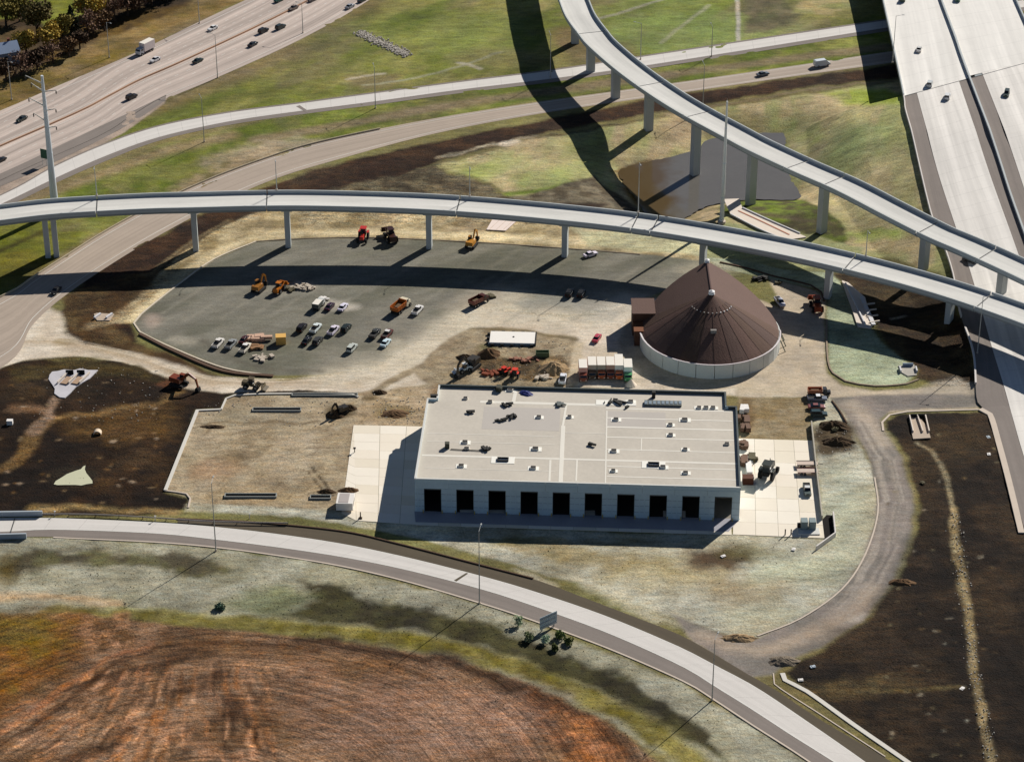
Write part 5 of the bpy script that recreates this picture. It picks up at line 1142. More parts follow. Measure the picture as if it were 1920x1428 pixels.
def loader(px, py, dx, dy, mt, label, group='wheel loaders on the site', s=1, up=.3):
    o = thing_at('wheel_loader', px, py, dx, dy, label, 'loader', group, s=s)
    MB().box(-1.9, 0, 1.5, 2.4, 1.9, 1.3, tx=.9, ty=.85).build('engine_hood', mt, o)
    MB().box(.6, 0, 1.1, 2.4, 1.2, .7).build('front_frame', mt, o)
    cb = MB().box(-.3, 0, 2.5, 1.4, 1.4, 1.5, tx=.9, ty=.9).build('cab', glass, o); MB().box(-.3, 0, 3.32, 1.7, 1.6, .14).build('cab_roof', mt, cb)
    wheels(o, (1.3, -1.7), 1.1, .8, .6)
    for s_ in (.5, -.5): MB().box(2.2, s_, 1.5+up*.6, 2.4, .22, .35, rx=-up).build('lift_arm', mt, o)
    b = MB(); b.prism([(3.1, .3+up*2), (4.4, .15+up*2), (4.5, .3+up*2), (3.5, .6+up*2), (3.4, 1.5+up*2), (3.1, 1.5+up*2)], -1.4, 1.4).build('bucket', mt, o); return o
def excavator(px, py, dx, dy, mt, label, group='excavators on the site', s=1, reach=1.0):
    o = thing_at('excavator', px, py, dx, dy, label, 'excavator', group, s=s)
    for s_ in (1, -1):
        MB().prism([(-2.2, .35), (-1.8, 0), (1.8, 0), (2.2, .35), (1.9, .85), (-1.9, .85)], s_*1.25-.3, s_*1.25+.3).build('track', DKM, o)
    MB().box(0, 0, .95, 1.6, 2.0, .35).build('turntable', DKM, o)
    MB().box(-.7, 0, 1.75, 3.4, 2.5, 1.2, tx=.93, ty=.93).build('upper_body', mt, o)
    cb = MB().box(.8, .75, 2.25, 1.5, 1.0, 1.6, tx=.85, ty=.9).build('cab', glass, o); MB().box(.75, .75, 3.1, 1.4, 1.0, .1).build('cab_roof', mt, cb)
    a = Vector((1.0, -.2, 1.9)); b = Vector((3.4*reach, -.2, 4.4)); c = Vector((5.6*reach, -.2, 3.4)); d = Vector((6.2*reach, -.2, 1.0))
    def beam(p, q, w0, w1):
        m_ = MB(); dd = (q-p); n_2 = dd.cross(Vector((0, 1, 0))).normalized()
        m_.add([p+n_2*w0+Vector((0, .2, 0)), p-n_2*w0+Vector((0, .2, 0)), q-n_2*w1+Vector((0, .2, 0)), q+n_2*w1+Vector((0, .2, 0)), p+n_2*w0-Vector((0, .2, 0)), p-n_2*w0-Vector((0, .2, 0)), q-n_2*w1-Vector((0, .2, 0)), q+n_2*w1-Vector((0, .2, 0))], [(0, 3, 2, 1), (4, 5, 6, 7), (0, 1, 5, 4), (1, 2, 6, 5), (2, 3, 7, 6), (3, 0, 4, 7)]); return m_
    m_ = beam(a, b, .3, .4); m2 = beam(b, c, .4, .22); m_.add(m2.v, m2.f); m_.build('boom', mt, o); beam(c, d, .25, .15).build('stick', mt, o)
    MB().prism([(d.x-.3, d.z+.2), (d.x+.3, d.z+.1), (d.x+.5, d.z-.8), (d.x-.6, d.z-1.0), (d.x-.7, d.z-.3)], -.8, .4).build('bucket', DKM, o); return o
def tractor(px, py, dx, dy, mt, label, group='tractors on the site', s=1):
    o = thing_at('tractor', px, py, dx, dy, label, 'tractor', group, s=s)
    MB().box(1.1, 0, 1.35, 2.2, .9, .8, tx=.95, ty=.8).build('engine_hood', mt, o); MB().box(-.6, 0, 1.1, 1.8, 1.0, .6).build('frame', DKM, o)
    cb = MB().box(-.7, 0, 2.1, 1.3, 1.3, 1.3, tx=.9, ty=.9).build('cab', glass, o); MB().box(-.7, 0, 2.85, 1.6, 1.5, .14).build('cab_roof', mt, cb)
    for x, r_ in ((1.7, .5), (-.9, .85)):
        for s_ in (1, -1): MB().cyl((x, s_*1.0-.22, r_), (x, s_*1.0+.22, r_), r_, r_, 14).build('wheel', tyre, o)
    for s_ in (1, -1): MB().box(-.9, s_*1.0, 1.8, 1.3, .5, .12).build('mudguard', mt, o)
    MB().cyl((1.4, .2, 1.7), (1.4, .2, 2.5), .06, .06, 6).build('exhaust_pipe', DKM, o); return o
dump_truck(752, 581, 10, -8, (226, 214, 184), paintm((190, 100, 30)), 'dump truck with bright orange bed and cream cab in the lot', s=1.1)
tractor(681, 450, -4, 10, red_, 'red tractor at the far edge of the lot, left of the brown loader', s=1.35)
loader(732, 450, -6, -9, paintm((60, 30, 20)), 'dark brown loader at the far edge of the lot beside the red tractor', s=1.25)
excavator(884, 462, 8, -10, yel, 'yellow excavator at the far edge of the lot with its arm toward the white slab', s=1.0, reach=.8)
excavator(485, 545, 9, -8, paintm((150, 98, 34)), 'orange brown excavator left of the small orange loader in the lot', s=1.0, reach=.7)
loader(524, 546, 9, -9, paintm((188, 108, 26)), 'small orange loader at upper left of the lot beside rubble', s=.95)
dump_truck(898, 570, 12, -6, (80, 40, 34), paintm((112, 56, 46)), 'dark red flatbed dump truck on the dirt stretch in the middle of the lot', s=.95)
box_truck(598, 576, 8, -9, (206, 206, 200), (82, 84, 78), 'dark box truck with white cab at left of the row of three in the lot', g4, s=.9, L_=3.8, bh=1.6)
excavator(336, 722, 10, 3, paintm((128, 62, 34)), 'rust orange excavator on the dark bank below the haul road', s=1.1)
loader(474, 728, 14, 2, paintm((96, 84, 60)), 'dusty brown grader on the near side of the haul road', s=1.0, up=.1)
excavator(884, 690, -10, 8, paintm((60, 54, 44)), 'black excavator at left of the construction yard behind the roof', s=1.2)
loader(870, 697, -12, 3, paintm((214, 216, 214)), 'white loader with dark cab at left of the construction yard', s=.8, up=.1)
tractor(948, 702, 8, -4, paintm((214, 60, 34)), 'bright orange red machine in the dug ground behind the roof', s=.9)
tractor(966, 706, 4, -9, paintm((222, 66, 40)), 'red orange machine right of the first one in the dug ground', s=1.0)
loader(1530, 580, -4, -10, paintm((150, 62, 28)), 'rust red loader standing right of the dome by the flyover pier', s=1.25)
tractor(1440, 893, 6, -10, paintm((56, 58, 50)), 'large dark tractor on the right apron', s=1.7)
excavator(640, 775, -10, 4, paintm((52, 46, 38)), 'dark small excavator at the right of the gravel fill area', s=.85, reach=.6)
dump_truck(1535, 741, 14, 0, (40, 44, 50), paintm((206, 130, 92)), 'truck with salmon orange bed at the top of the stack right of the building', s=.85)
gt = 'trucks parked in a row behind the building'
for k, (x, y, cc, bc, lb) in enumerate([(1093, 707, (120, 56, 40), (222, 160, 144), 'truck with salmon box at the left end of the row behind the roof'), (1110, 702, (70, 46, 34), (196, 180, 162), 'truck with grey tan box, second in the row behind the roof'), (1127, 702, (150, 66, 26), (186, 168, 150), 'orange truck with tan box, third in the row behind the roof'), (1144, 702, (120, 52, 30), (206, 160, 140), 'dark orange truck with pinkish box, fourth in the row'), (1160, 700, (190, 88, 34), (240, 234, 222), 'orange truck with the tall white box in the row behind the roof'), (1177, 706, (84, 160, 100), (230, 238, 230), 'green truck with white roof at the right end of the row')]):
    box_truck(x, y, 1, 14, cc, bc, lb, gt, s=1.02, L_=5.0 if k != 4 else 6.6)
# trailer with lumber on the apron
def trailer(px, py, dx, dy, label, load=None, s=1):
    o = thing_at('flat_trailer', px, py, dx, dy, label, 'trailer', None, s=s)
    MB().box(0, 0, .9, 5.6, 2.2, .16).build('platform', M('trailer_deck', (206, 186, 170), .8, .1, 2), o); MB().cyl((2.8, 0, .8), (4.4, 0, .55), .08, .08, 6).build('drawbar', DKM, o)
    for s_ in (1, -1): MB().box(0, s_*1.1, 1.02, 5.6, .08, .14).build('side_rail', load or DKM, o)
    wheels(o, (-.8, -1.7), 1.0, .38, .25); return o
trailer(1513, 874, 14, 0, 'flat trailer with dark rails against the right wall, upper of two')
trailer(1514, 888, 14, 0, 'flat trailer with rust red load against the right wall, lower of two', load=paintm((120, 50, 40)))
o = thing_at('office_trailer', 648, 950, 2, -10, 'white trailer with grey roof panel at the left front corner of the left apron', 'trailer')
MB().box(0, 0, 1.55, 5.2, 4.4, 2.2).build('body', M('white_siding', (232, 226, 218), .7, .04, 1), o); MB().box(0, .3, 2.69, 4.4, 2.6, .08).build('roof_panel', M('grey_panel', (176, 166, 160), .7, .05, 1), o)
wheels(o, (-1.2, 1.2), 1.9, .38, .25); MB().box(0, -2.23, 1.6, 3.2, .06, .8).build('window', glass, o)
# concrete slab building under construction
o = empty('slab_formwork', P(961, 637, 0), head(920, 640, 80, 2), 'long white concrete slab with dark forms round it north of the yard', 'slab')
MB().box(0, 0, .45, 13.2, 6.8, .9).build('slab', M('fresh_slab', (242, 236, 226), .8, .04, 1), o)
MB().box(-0.2, -3.55, .4, 13.6, .2, .8).build('form_board', M('form_blue', (96, 112, 130), .8, .1, 2), o); MB().box(6.85, 0, .5, .3, 7.2, 1.0).build('form_board', DKM, o)
for k in range(5):
    for s in (-1, 1): MB().box(-5.8+k*2.9, s*3.9, .35, .9, .5, .7).build('form_brace', DKM, o)
for s in (-1, 0, 1): MB().box(-7.2, s*2.6, .35, .7, .7, .7).build('form_brace', DKM, o)
MB().box(.3, .2, .95, .5, .5, .12).build('sleeve', DKM, o)
o = empty('green_container', P(1017, 668, 0), head(1000, 668, 20, 0), 'dark green open skip in the dug construction yard', 'container')
MB().box(0, 0, .1, 3.6, 1.6, .2).box(0, .8, .9, 3.8, .12, 1.6).box(0, -.8, .9, 3.8, .12, 1.6).box(1.9, 0, .9, .12, 1.6, 1.6).box(-1.9, 0, .9, .12, 1.6, 1.6).build('body', M('container_green', (88, 104, 76), .7, .1, 2), o)
for k in range(6): MB().box(-1.6+k*.64, -.9, .9, .1, .08, 1.5).build('rib', M('container_green', (88, 104, 76)), o)
crate(527, 643, 0, 2.9, 2.3, 2.5, M('yellow_crate', (226, 176, 92), .7, .05, 2), 'yellow site hut in the lower left of the lot', 'hut', 'site_hut', yaw=.1)
timb = M('lumber', (206, 168, 142), .8, .15, 2); rub = M('rubble_pale', (190, 176, 158), .9, .2, 2); wht = M('white_pack', (236, 230, 222), .7, .05, 2); rbr = M('red_brown_pack', (112, 84, 66), .8, .15, 2)
heap('lumber_stack', 480, 636, 0, 14, 2.4, 1.6, timb, 'stack of pinkish lumber behind the maroon car in the lot', 'lumber', yaw=.2, seed=31)
heap('rubble_heap', 478, 652, 0, 26, 2.4, 1.1, M('rubble_brown', (150, 112, 78), .9, .2, 2), 'heap of brown scrap right of the white and orange pickup', 'rubble', seed=32)
heap('rubble_heap', 492, 672, 0, 18, 2.6, .9, rub, 'pale rubble near the front kerb of the lot', 'rubble', seed=33)
heap('rubble_heap', 572, 540, 0, 22, 3.0, 1.0, rub, 'pale rubble right of the small orange loader', 'rubble', seed=34)
heap('rubble_heap', 545, 543, 0, 16, 2.0, .9, M('rubble_dark', (96, 88, 66), .9, .2, 2), 'dark rubble between orange loader and pale rubble', 'rubble', seed=35)
heap('rubble_heap', 603, 562, 0, 14, 1.4, .9, wht, 'white sacks behind the dark box truck', 'sacks', seed=36)
heap('debris_heap', 918, 558, 0, 14, 1.8, .9, M('rubble_dark', (96, 88, 66)), 'small dark debris beyond the dark red flatbed', 'debris', seed=37)
heap('debris_heap', 1425, 524, 0, 16, 2.2, 1.1, blk, 'black scrap curled on the ground right of the dome top', 'debris', seed=38)
heap('debris_heap', 1461, 531, 0, 8, 1.0, .9, M('rubble_dark', (96, 88, 66)), 'small dark debris by the kerb right of the dome', 'debris', seed=39)
heap('debris_heap', 985, 676, 0, 20, 3.2, 1.0, M('rubble_dusky', (150, 104, 84), .9, .2, 2), 'reddish debris across the middle of the dug yard', 'debris', seed=40)
heap('debris_heap', 925, 700, 0, 20, 3.6, 1.0, M('rubble_rust', (128, 64, 40), .9, .2, 2), 'rust coloured debris in front of the black excavator', 'debris', seed=41)
heap('debris_heap', 1018, 708, 0, 16, 2.4, .9, rub, 'pale debris in the dug yard left of the white pickup', 'debris', seed=42)
for k, (x, y, m_, lb) in enumerate([(1394, 770, wht, 'thin white sheets along the right side of the building, farthest back'), (1396, 792, rbr, 'brown pallets by the right wall next to the gravel'), (1395, 806, rbr, 'brown pallets by the right wall nearest the apron'), (1394, 838, rbr, 'red brown boxes by the right wall at the back of the apron'), (1394, 868, rbr, 'red brown boxes by the right wall in the middle of the apron'), (1405, 868, wht, 'white tank like packs right of the red brown boxes'), (1414, 862, M('rubble_dark', (96, 88, 66)), 'dark scrap right of the white packs')]):
    heap('material_stack', x, y, .1, 9, 1.3, 1.5, m_, lb, 'materials', yaw=1.5, seed=50+k, flat=.7)
crate(1402, 905, .1, 2.9, 2.2, 2.0, M('brown_bin', (88, 48, 30), .8, .1, 2), 'dark brown bin at the front right corner of the building', 'bin', 'bin')
crate(1404, 880, .1, 1.5, 6.0, 1.1, wht, 'long white tank lying beside the right wall', 'tank', 'tank')
o = empty('equipment_shed', P(1515, 990, .1), 0, 'small grey equipment shed at the front of the right apron', 'shed')
for s in (-1.05, 1.05): MB().box(s, 0, 1.3, 1.7, 2.2, 2.6).build('cabinet', M('cabinet_grey', (128, 142, 142), .6, .05, 1), o)
MB().box(0, -1.6, .1, 5.6, 3.0, .3).build('plinth', M('plinth_pale', (214, 212, 204), .8, .05, 1), o); MB().box(-2.4, .2, .8, .8, .8, 1.2).build('meter_box', DKM, o)
for x in (1472, 1483):
    a = P(x, 1003, 0); tag(MB().cyl((0, 0, 0), (0, 0, 1.7), .16, .16, 8).cyl((0, 0, 1.7), (0, 0, 1.85), .2, .05, 8).build('bollard', DKM), 'dark bollard at the front edge of the right apron, %s of two' % ('left' if x == 1472 else 'right'), 'bollard', 'bollards on the right apron').location = (a.x, a.y, .05)
a = P(676, 972, 0); tag(MB().cyl((0, 0, 0), (0, 0, 2.0), .18, .14, 8).box(0, 0, .15, .9, .7, .3).build('bollard', M('brown_post', (70, 54, 40), .9)), 'brown post at the front left corner of the left apron', 'post').location = (a.x, a.y, .05)
a = P(665, 848, 0); tag(MB().cyl((0, 0, 0), (0, 0, 1.2), .12, .12, 8).box(0, 0, 1.3, .7, .5, .3).build('hydrant', DKM), 'small dark hydrant standing on the left apron', 'hydrant').location = (a.x, a.y, .1)

# soil mounds
def mound(px, py, rx, ry, hz, mat, label, seed=1, yaw=0):
    q = random.Random(seed); v = [(0, 0, hz)]; f = []; N2 = 20
    K = ((.25, .93), (.5, .68), (.75, .34), (1.0, -.05))
    for k, hh in K:
        for i in range(N2):
            t = 2*math.pi*i/N2; j = 1+q.uniform(-.16, .16); v.append((rx*k*math.cos(t)*j, ry*k*math.sin(t)*j, hz*hh*q.uniform(.8, 1.15)))
    for i in range(N2):
        j = (i+1) % N2; f.append((0, 1+i, 1+j))
        for r_ in range(3): f.append((1+r_*N2+i, 1+(r_+1)*N2+i, 1+(r_+1)*N2+j, 1+r_*N2+j))
    a = P(px, py, 0); o = mk('soil_mound', v, f, mat); o.location = (a.x, a.y, 0); o.rotation_euler[2] = yaw; return tag(o, label, 'soil mound', 'mounds of excavated soil')
sd1 = M('soil_dark', (78, 60, 40), 1, .25, 2, bump=.25); sd2 = M('soil_brown', (104, 78, 52), 1, .25, 2, bump=.25); sd3 = M('soil_tan', (158, 132, 98), 1, .2, 2, bump=.2)
for a_ in [(655, 920, 3.0, 1.6, 1.0, sd2, 'flat brown soil heap on the left edge of the left apron'), (712, 736, 2.2, 1.3, .9, sd1, 'small dark soil mound left of the building back corner'), (628, 778, 2.6, 2.2, 1.6, sd1, 'dark soil mound beside the small excavator in the fill area'), (655, 766, 2.4, 1.6, 1.2, sd1, 'dark soil mound behind the small excavator'), (740, 776, 4.0, 2.6, .9, sd2, 'low brown mound with weeds left of the building'), (872, 671, 2.8, 1.6, 1.2, sd1, 'dark oval mound at the far left of the dug yard'), (918, 664, 3.6, 3.0, 1.8, sd2, 'brown mound below the white slab'), (1040, 692, 4.4, 4.0, 2.2, sd3, 'tan soil mound at the right of the dug yard'), (1562, 800, 4.6, 2.8, 1.9, sd1, 'dark mound right of the low wall, upper one'), (1570, 830, 5.0, 2.6, 1.7, sd1, 'dark mound right of the low wall, lower one'), (612, 922, 2.6, 1.4, .8, sd1, 'dark heap at the lower right corner of the fill area'), (1470, 1240, 4.0, 2.4, 1.0, M('soil_grey', (120, 108, 92), 1, .25, 2, bump=.25), 'grey rubble mound where the service road meets the bottom ramp'), (1385, 1196, 4.6, 1.8, .9, sd3, 'tan mound at the end of the pale grass near the bottom ramp'), (1690, 1092, 3.4, 1.8, .9, sd2, 'small brown mound right of the service road bend'), (400, 800, 3.4, 1.0, .5, sd1, 'long low dark heap at the upper left of the fill area')]:
    mound(*a_, seed=int(a_[0]))
# trench frames in the fill area
def trench(px0, px1, py, label, w=1.6):
    a = P(px0, py); b = P(px1, py); c = (a+b)/2; L_ = (b-a).length
    o = empty('trench_box', (c.x, c.y, 0), 0, label, 'trench', 'lined trenches in the fill area')
    MB().box(0, 0, .12, L_, w, .1).build('bottom', M('trench_black', (22, 16, 12), 1), o)
    for s in (1, -1): MB().box(0, s*w/2, .25, L_+.3, .22, .5).build('side', M('trench_rim', (150, 152, 146), .8, .05, 1), o)
    for s in (1, -1): MB().box(s*L_/2, 0, .24, .22, w-.24, .48).build('end', M('trench_rim', (150, 152, 146)), o)
trench(474, 564, 769, 'upper dark lined trench in the gravel fill area'); trench(422, 518, 930, 'lower left dark lined trench in the gravel fill area'); trench(582, 620, 933, 'short lined trench at the lower right of the gravel fill area'); trench(548, 670, 741, 'long lined trench along the back edge of the fill area', 1.2)

# culverts and concrete flumes
cw = M('culvert_concrete', (214, 212, 212), .85, .08, 1); cw2 = M('flume_concrete', (226, 212, 196), .85, .08, 1)
def sheet(name, pts, m, z, label, cat, th=.25):
    ps = PL(pts); c = sum(ps, Vector())/len(ps); o = empty(name, (c.x, c.y, 0), 0, label, cat)
    ar = sum(ps[i].x*ps[(i+1) % len(ps)].y-ps[(i+1) % len(ps)].x*ps[i].y for i in range(len(ps)))
    if ar < 0: ps = ps[::-1]
    MB().ext([(p.x, p.y) for p in ps], z-th, z).build('apron', m, o, origin=o.location); return o
o = sheet('culvert_outlet', [(91, 712), (93, 704), (98, 698), (108, 697), (120, 694), (140, 695), (150, 692), (166, 695), (184, 695), (176, 703), (168, 711), (154, 719), (142, 727), (132, 738), (122, 747), (112, 746), (102, 739), (103, 730), (98, 722)], M('culvert_weathered', (196, 192, 194), .9, .22, 1.4), .3, 'white concrete culvert outlet with two pipes in the dark ground at left', 'culvert')
for x in (131, 152):
    a = P(x, 703)-o.location; MB().box(a.x, a.y, .95, 2.2, .4, 1.3).build('pipe_mouth', M('pipe_black', (16, 18, 18), 1), o)
    a = P(x-6, 716)-o.location; MB().box(a.x, a.y, .6, 2.0, 4.0, .06, rz=-.35).build('channel', M('channel_tan', (176, 148, 122), .9, .1, 1), o)
for x in (122, 143, 163):
    a = P(x-4, 712)-o.location; MB().box(a.x, a.y, .85, .3, 6.2, .6, rz=-.35).build('wing_wall', cw2, o)
o = sheet('culvert_outlet', [(1704, 782), (1722, 782), (1738, 800), (1745, 822), (1712, 824), (1708, 805)], M('culvert_tan', (186, 168, 148), .85, .1, 1), .3, 'tan culvert outlet with forked walls in the right dark field', 'culvert')
for x, x2 in ((1705, 1712), (1720, 1730), (1735, 1742)):
    a = P(x, 782); b = P(x2, 812); strip([a, b], .3, .7, .2).build('wing_wall', cw2, o, origin=o.location)
for x in (1713, 1727): a = P(x, 783)-o.location; MB().box(a.x, a.y, .7, 1.6, .4, .9).build('pipe_mouth', M('pipe_black', (16, 18, 18)), o)
o = sheet('concrete_flume', [(1578, 528), (1590, 532), (1622, 560), (1636, 612), (1632, 618), (1608, 615), (1600, 590)], cw2, .5, 'long pale concrete flume under the flyover at right', 'flume')
a = P(1622, 565); b = P(1640, 612); strip([P(1615, 560), P(1638, 612)], 1.2, .3, .45).build('side_wall', cw, o, origin=o.location); strip([P(1585, 535), P(1622, 612)], .4, .5, .5).build('side_wall', cw, o, origin=o.location)
for k in range(4): strip([P(1618+k*4, 575+k*11), P(1640+k*3, 572+k*11)], .4, .35, .5).build('rib', cw2, o, origin=o.location)
o = sheet('concrete_flume', [(1357, 375), (1386, 374), (1392, 392), (1440, 414), (1512, 446), (1470, 452), (1420, 430), (1370, 404)], cw2, .35, 'pale concrete flume running from the pond edge to the long flyover', 'flume')
strip(smooth_line(PL([(1370, 404), (1420, 430), (1462, 448)]), 3), .4, .4, .3).build('side_wall', cw, o, origin=o.location); strip(smooth_line(PL([(1392, 392), (1440, 414), (1500, 440)]), 3), .4, .4, .3).build('side_wall', cw, o, origin=o.location)
strip(smooth_line(PL([(1384, 397), (1430, 418), (1480, 442)]), 3), .5, .1, .36).build('stain_line', M('rust_stain', (190, 130, 104), .9, .1, 2), o, origin=o.location)
o = sheet('concrete_slab', [(925, 410), (975, 410), (948, 434), (912, 432)], M('flume_white', (236, 218, 206), .85, .05, 1), .35, 'white concrete slab just below the long flyover beside the yellow excavator', 'slab')
for k in range(3): strip([P(940+k*14, 411), P(918+k*13, 432)], .12, .08, .34).build('joint_strip', kerbm, o, origin=o.location)
o = sheet('culvert_outlet', [(1684, 686), (1700, 686), (1714, 684), (1719, 704), (1702, 706), (1690, 699)], M('culvert_grey', (178, 172, 160), .9, .15, 1.4), .25, 'small pale headwall at the tip of the pale grass island near the right highway', 'culvert')
for x in (1688, 1718): a = P(x, 695)-o.location; MB().box(a.x, a.y, .5, .4, 2.6, .8).build('wing_wall', cw, o)
a = P(1702, 687)-o.location; MB().box(a.x, a.y, .6, 3.0, .4, 1.0).build('headwall', M('headwall_blue', (130, 146, 164), .8, .05, 1), o)
o = sheet('culvert_outlet', [(176, 590), (182, 588), (214, 590), (206, 602), (182, 602)], M('culvert_tan', (186, 168, 148)), .3, 'small pale pipe end in dark soil left of the lot', 'culvert')
for x in (183, 205): a = P(x, 595)-o.location; MB().box(a.x, a.y, .6, .6, 3.0, .6, rz=-.5).build('wing_wall', cw, o)
crate(19, 795, 0, 1.6, 1.2, 1.3, M('white_pack', (236, 230, 222)), 'white inlet box in the dark ground at the left edge', 'box', 'inlet_box')
o = empty('pipe_arch', P(183, 812, .2), 0, 'pale curved pipe end sticking out of dark ground at left', 'pipe'); pr = MB()
for k in range(8):
    t0, t1 = math.pi*k/8, math.pi*(k+1)/8; pr.add([(r_*math.cos(t), y_, r_*math.sin(t)) for t in (t0, t1) for r_, y_ in ((1.1, -.8), (.9, -.8), (.9, .8), (1.1, .8))], [(0, 1, 5, 4), (1, 2, 6, 5), (2, 3, 7, 6), (3, 0, 4, 7)])
pr.build('arch', M('pale_pipe', (226, 204, 176), .8, .05, 1), o); MB().box(0, .3, .35, 1.5, .2, .8).build('opening', M('pipe_black', (16, 18, 18)), o)
for k, (x, y, c_, lb) in enumerate([(1501, 1275, wht, 'white box beside the kerb in the lower right field'), (1524, 1250, M('pale_blue_sheet', (180, 190, 196), .7), 'pale grey sheet above the white box in the lower right field'), (1356, 1043, wht, 'white board lying on the dark patch below the building'), (1804, 1291, wht, 'small white board beside the stream in the right field'), (1488, 1030, wht, 'small white stone below the right apron'), (1854, 852, wht, 'white scrap in the right field below the highway edge'), (1853, 820, M('pale_blue_sheet', (180, 190, 196)), 'pale blue square cover in the right dark field'), (1730, 905, M('rubble_dark', (96, 88, 66)), 'small dark drum beside the service road in the right field')]):
    a = P(x, y); tag(MB().box(0, 0, .14, 1.25, .9, .2, rz=.3*k).box(.15, .1, .28, .9, .6, .1, rz=.3*k+.2).build('board', c_), lb, 'debris').location = (a.x, a.y, 0)
# riprap strip in the upper grass
q = random.Random(4); mb = MB(); a0, a1 = P(672, 62), P(765, 103)
for i in range(900):
    t = q.random(); p = a0.lerp(a1, t); s = q.uniform(.25, .8); mb.box(p.x+q.gauss(0, 1.0), p.y+q.gauss(0, 1.6), s*.25, s, s*q.uniform(.6, 1), s*.6, rz=q.uniform(0, 3), tx=.7, ty=.7)
tag(mb.build('riprap', M('riprap_stone', (176, 168, 156), .9, .2, 3)), kind='stuff')
q = random.Random(8); mb = MB()
for i in range(260):
    t = q.random(); pts_ = [(1790, 960), (1806, 1090), (1826, 1250), (1860, 1430)]; k = min(2, int(t*3)); p = P(*[pts_[k][j]+(pts_[k+1][j]-pts_[k][j])*(t*3-k) for j in (0, 1)]); s = q.uniform(.12, .42); mb.box(p.x+q.gauss(0, 1.0), p.y+q.gauss(0, 1), .2, s, s, s*.6, rz=q.uniform(0, 3), tx=.7, ty=.7)
for i in range(420):
    k = q.choice([((920, 640), (1060, 720)), ((700, 730), (800, 795)), ((370, 750), (640, 800)), ((60, 690), (300, 790)), ((1530, 800), (1600, 850))]); p = P(q.uniform(k[0][0], k[1][0]), q.uniform(min(k[0][1], k[1][1]), max(k[0][1], k[1][1]))); s = q.uniform(.12, .38); mb.box(p.x, p.y, .1, s, s, s*.7, rz=q.uniform(0, 3), tx=.7, ty=.7)
tag(mb.build('scattered_stones', M('riprap_stone', (176, 168, 156))), kind='stuff')

# ---------------------------------------------------------------- lamp posts, masts, signs
galv = M('galvanised_steel', (176, 178, 174), .5, .05, 1, metal=.2); galv_d = M('mast_steel', (226, 232, 238), .5, .05, 1, metal=.1)
def height_to(p, py):
    lo, hi = 0., 80.
    for _ in range(50):
        m_ = (lo+hi)/2
        if pix((p.x, p.y, p.z+m_))[1] > py: lo = m_
        else: hi = m_
    return lo
def lamp(px, py, ty, label, base=None, arm=(1, 0), z=0.05):
    p = base if base is not None else P(px, py, z); h = height_to(p, ty)
    o = empty('lamp_post', p, math.atan2(arm[1], arm[0]), label, 'lamp post', 'lamp posts along the roads')
    MB().cyl((0, 0, 0), (0, 0, h), .17, .08, 8).build('pole', galv, o); MB().cyl((0, 0, 0), (0, 0, .5), .3, .3, 8).build('footing', kerbm, o)
    MB().cyl((0, 0, h-.1), (2.2, 0, h+.35), .07, .05, 6).build('arm', galv, o); MB().box(2.5, 0, h+.36, .9, .36, .16, tx=.8, ty=.7).build('lamp_head', galv, o)
for (x, y, t, lb, am) in [(22, 187, 115, 'lamp post on the far verge of the upper left highway, leftmost', (1, -1)), (205, 108, 42, 'lamp post on the far verge of the highway above the white box truck', (1, -1)), (374, 44, -12, 'lamp post on the far verge of the highway near the top edge', (1, -1)), (408, 146, 66, 'lamp post on the grass edge of the upper left highway', (-1, .7)), (568, 62, 8, 'lamp post on the grass edge of the highway near the top edge', (-1, .7)), (383, 266, 184, 'lamp post on the upper ramp above the tan grass patch', (-.4, 1)), (704, 203, 126, 'lamp post on the upper ramp below the riprap', (-.2, 1)), (1032, 146, 66, 'lamp post on the upper ramp beside the dark flyover shadow', (-.2, 1)), (1201, 112, 44, 'lamp post on the upper ramp right of the curved flyover', (-1, .2)), (1334, 106, 50, 'lamp post on the upper ramp in the middle of the green slope', (-.2, 1)), (1318, 198, 122, 'lamp post beside the curved flyover near the dark bank', (-.2, 1)), (405, 1032, 905, 'lamp post on the bottom ramp at left with a long shadow on the grass', (.1, 1)), (899, 1131, 995, 'lamp post on the bottom ramp below the middle of the building', (.2, 1)), (1335, 1312, 1198, 'lamp post on the bottom ramp at lower right near the service road', (.4, 1))]:
    lamp(x, y, t, lb, arm=am)
def on_deck(Cn, px, side):
    i = min(range(2, len(Cn)-2), key=lambda i: abs(pix(Cn[i])[0]-px)); return offset(Cn, side*5.45)[i]+Vector((0, 0, 0))
for px, ty, lb in ((184, 312, 'lamp post on the far parapet of the long flyover right of the tall mast'), (520, 298, 'lamp post on the far parapet of the long flyover above the dark bank'), (870, 312, 'lamp post on the far parapet of the long flyover left of the pond slope'), (1193, 305, 'lamp post on the far parapet of the long flyover beside the pond'), (1617, 432, 'lamp post on the far parapet of the long flyover near its right end')):
    lamp(0, 0, ty, lb, base=on_deck(C1, px, 1), arm=(.1, -1))
zz = PM(1826, 662); lamp(0, 0, 556, 'lamp post beside the right highway below the long flyover', base=Vector((zz.x+1, zz.y, zz.z)), arm=(1, 0))
zz = PM(1668, 118); lamp(0, 0, 30, 'lamp post at the left parapet of the highway bridge at upper right', base=Vector((zz.x+1, zz.y, zz.z)), arm=(1, 0))
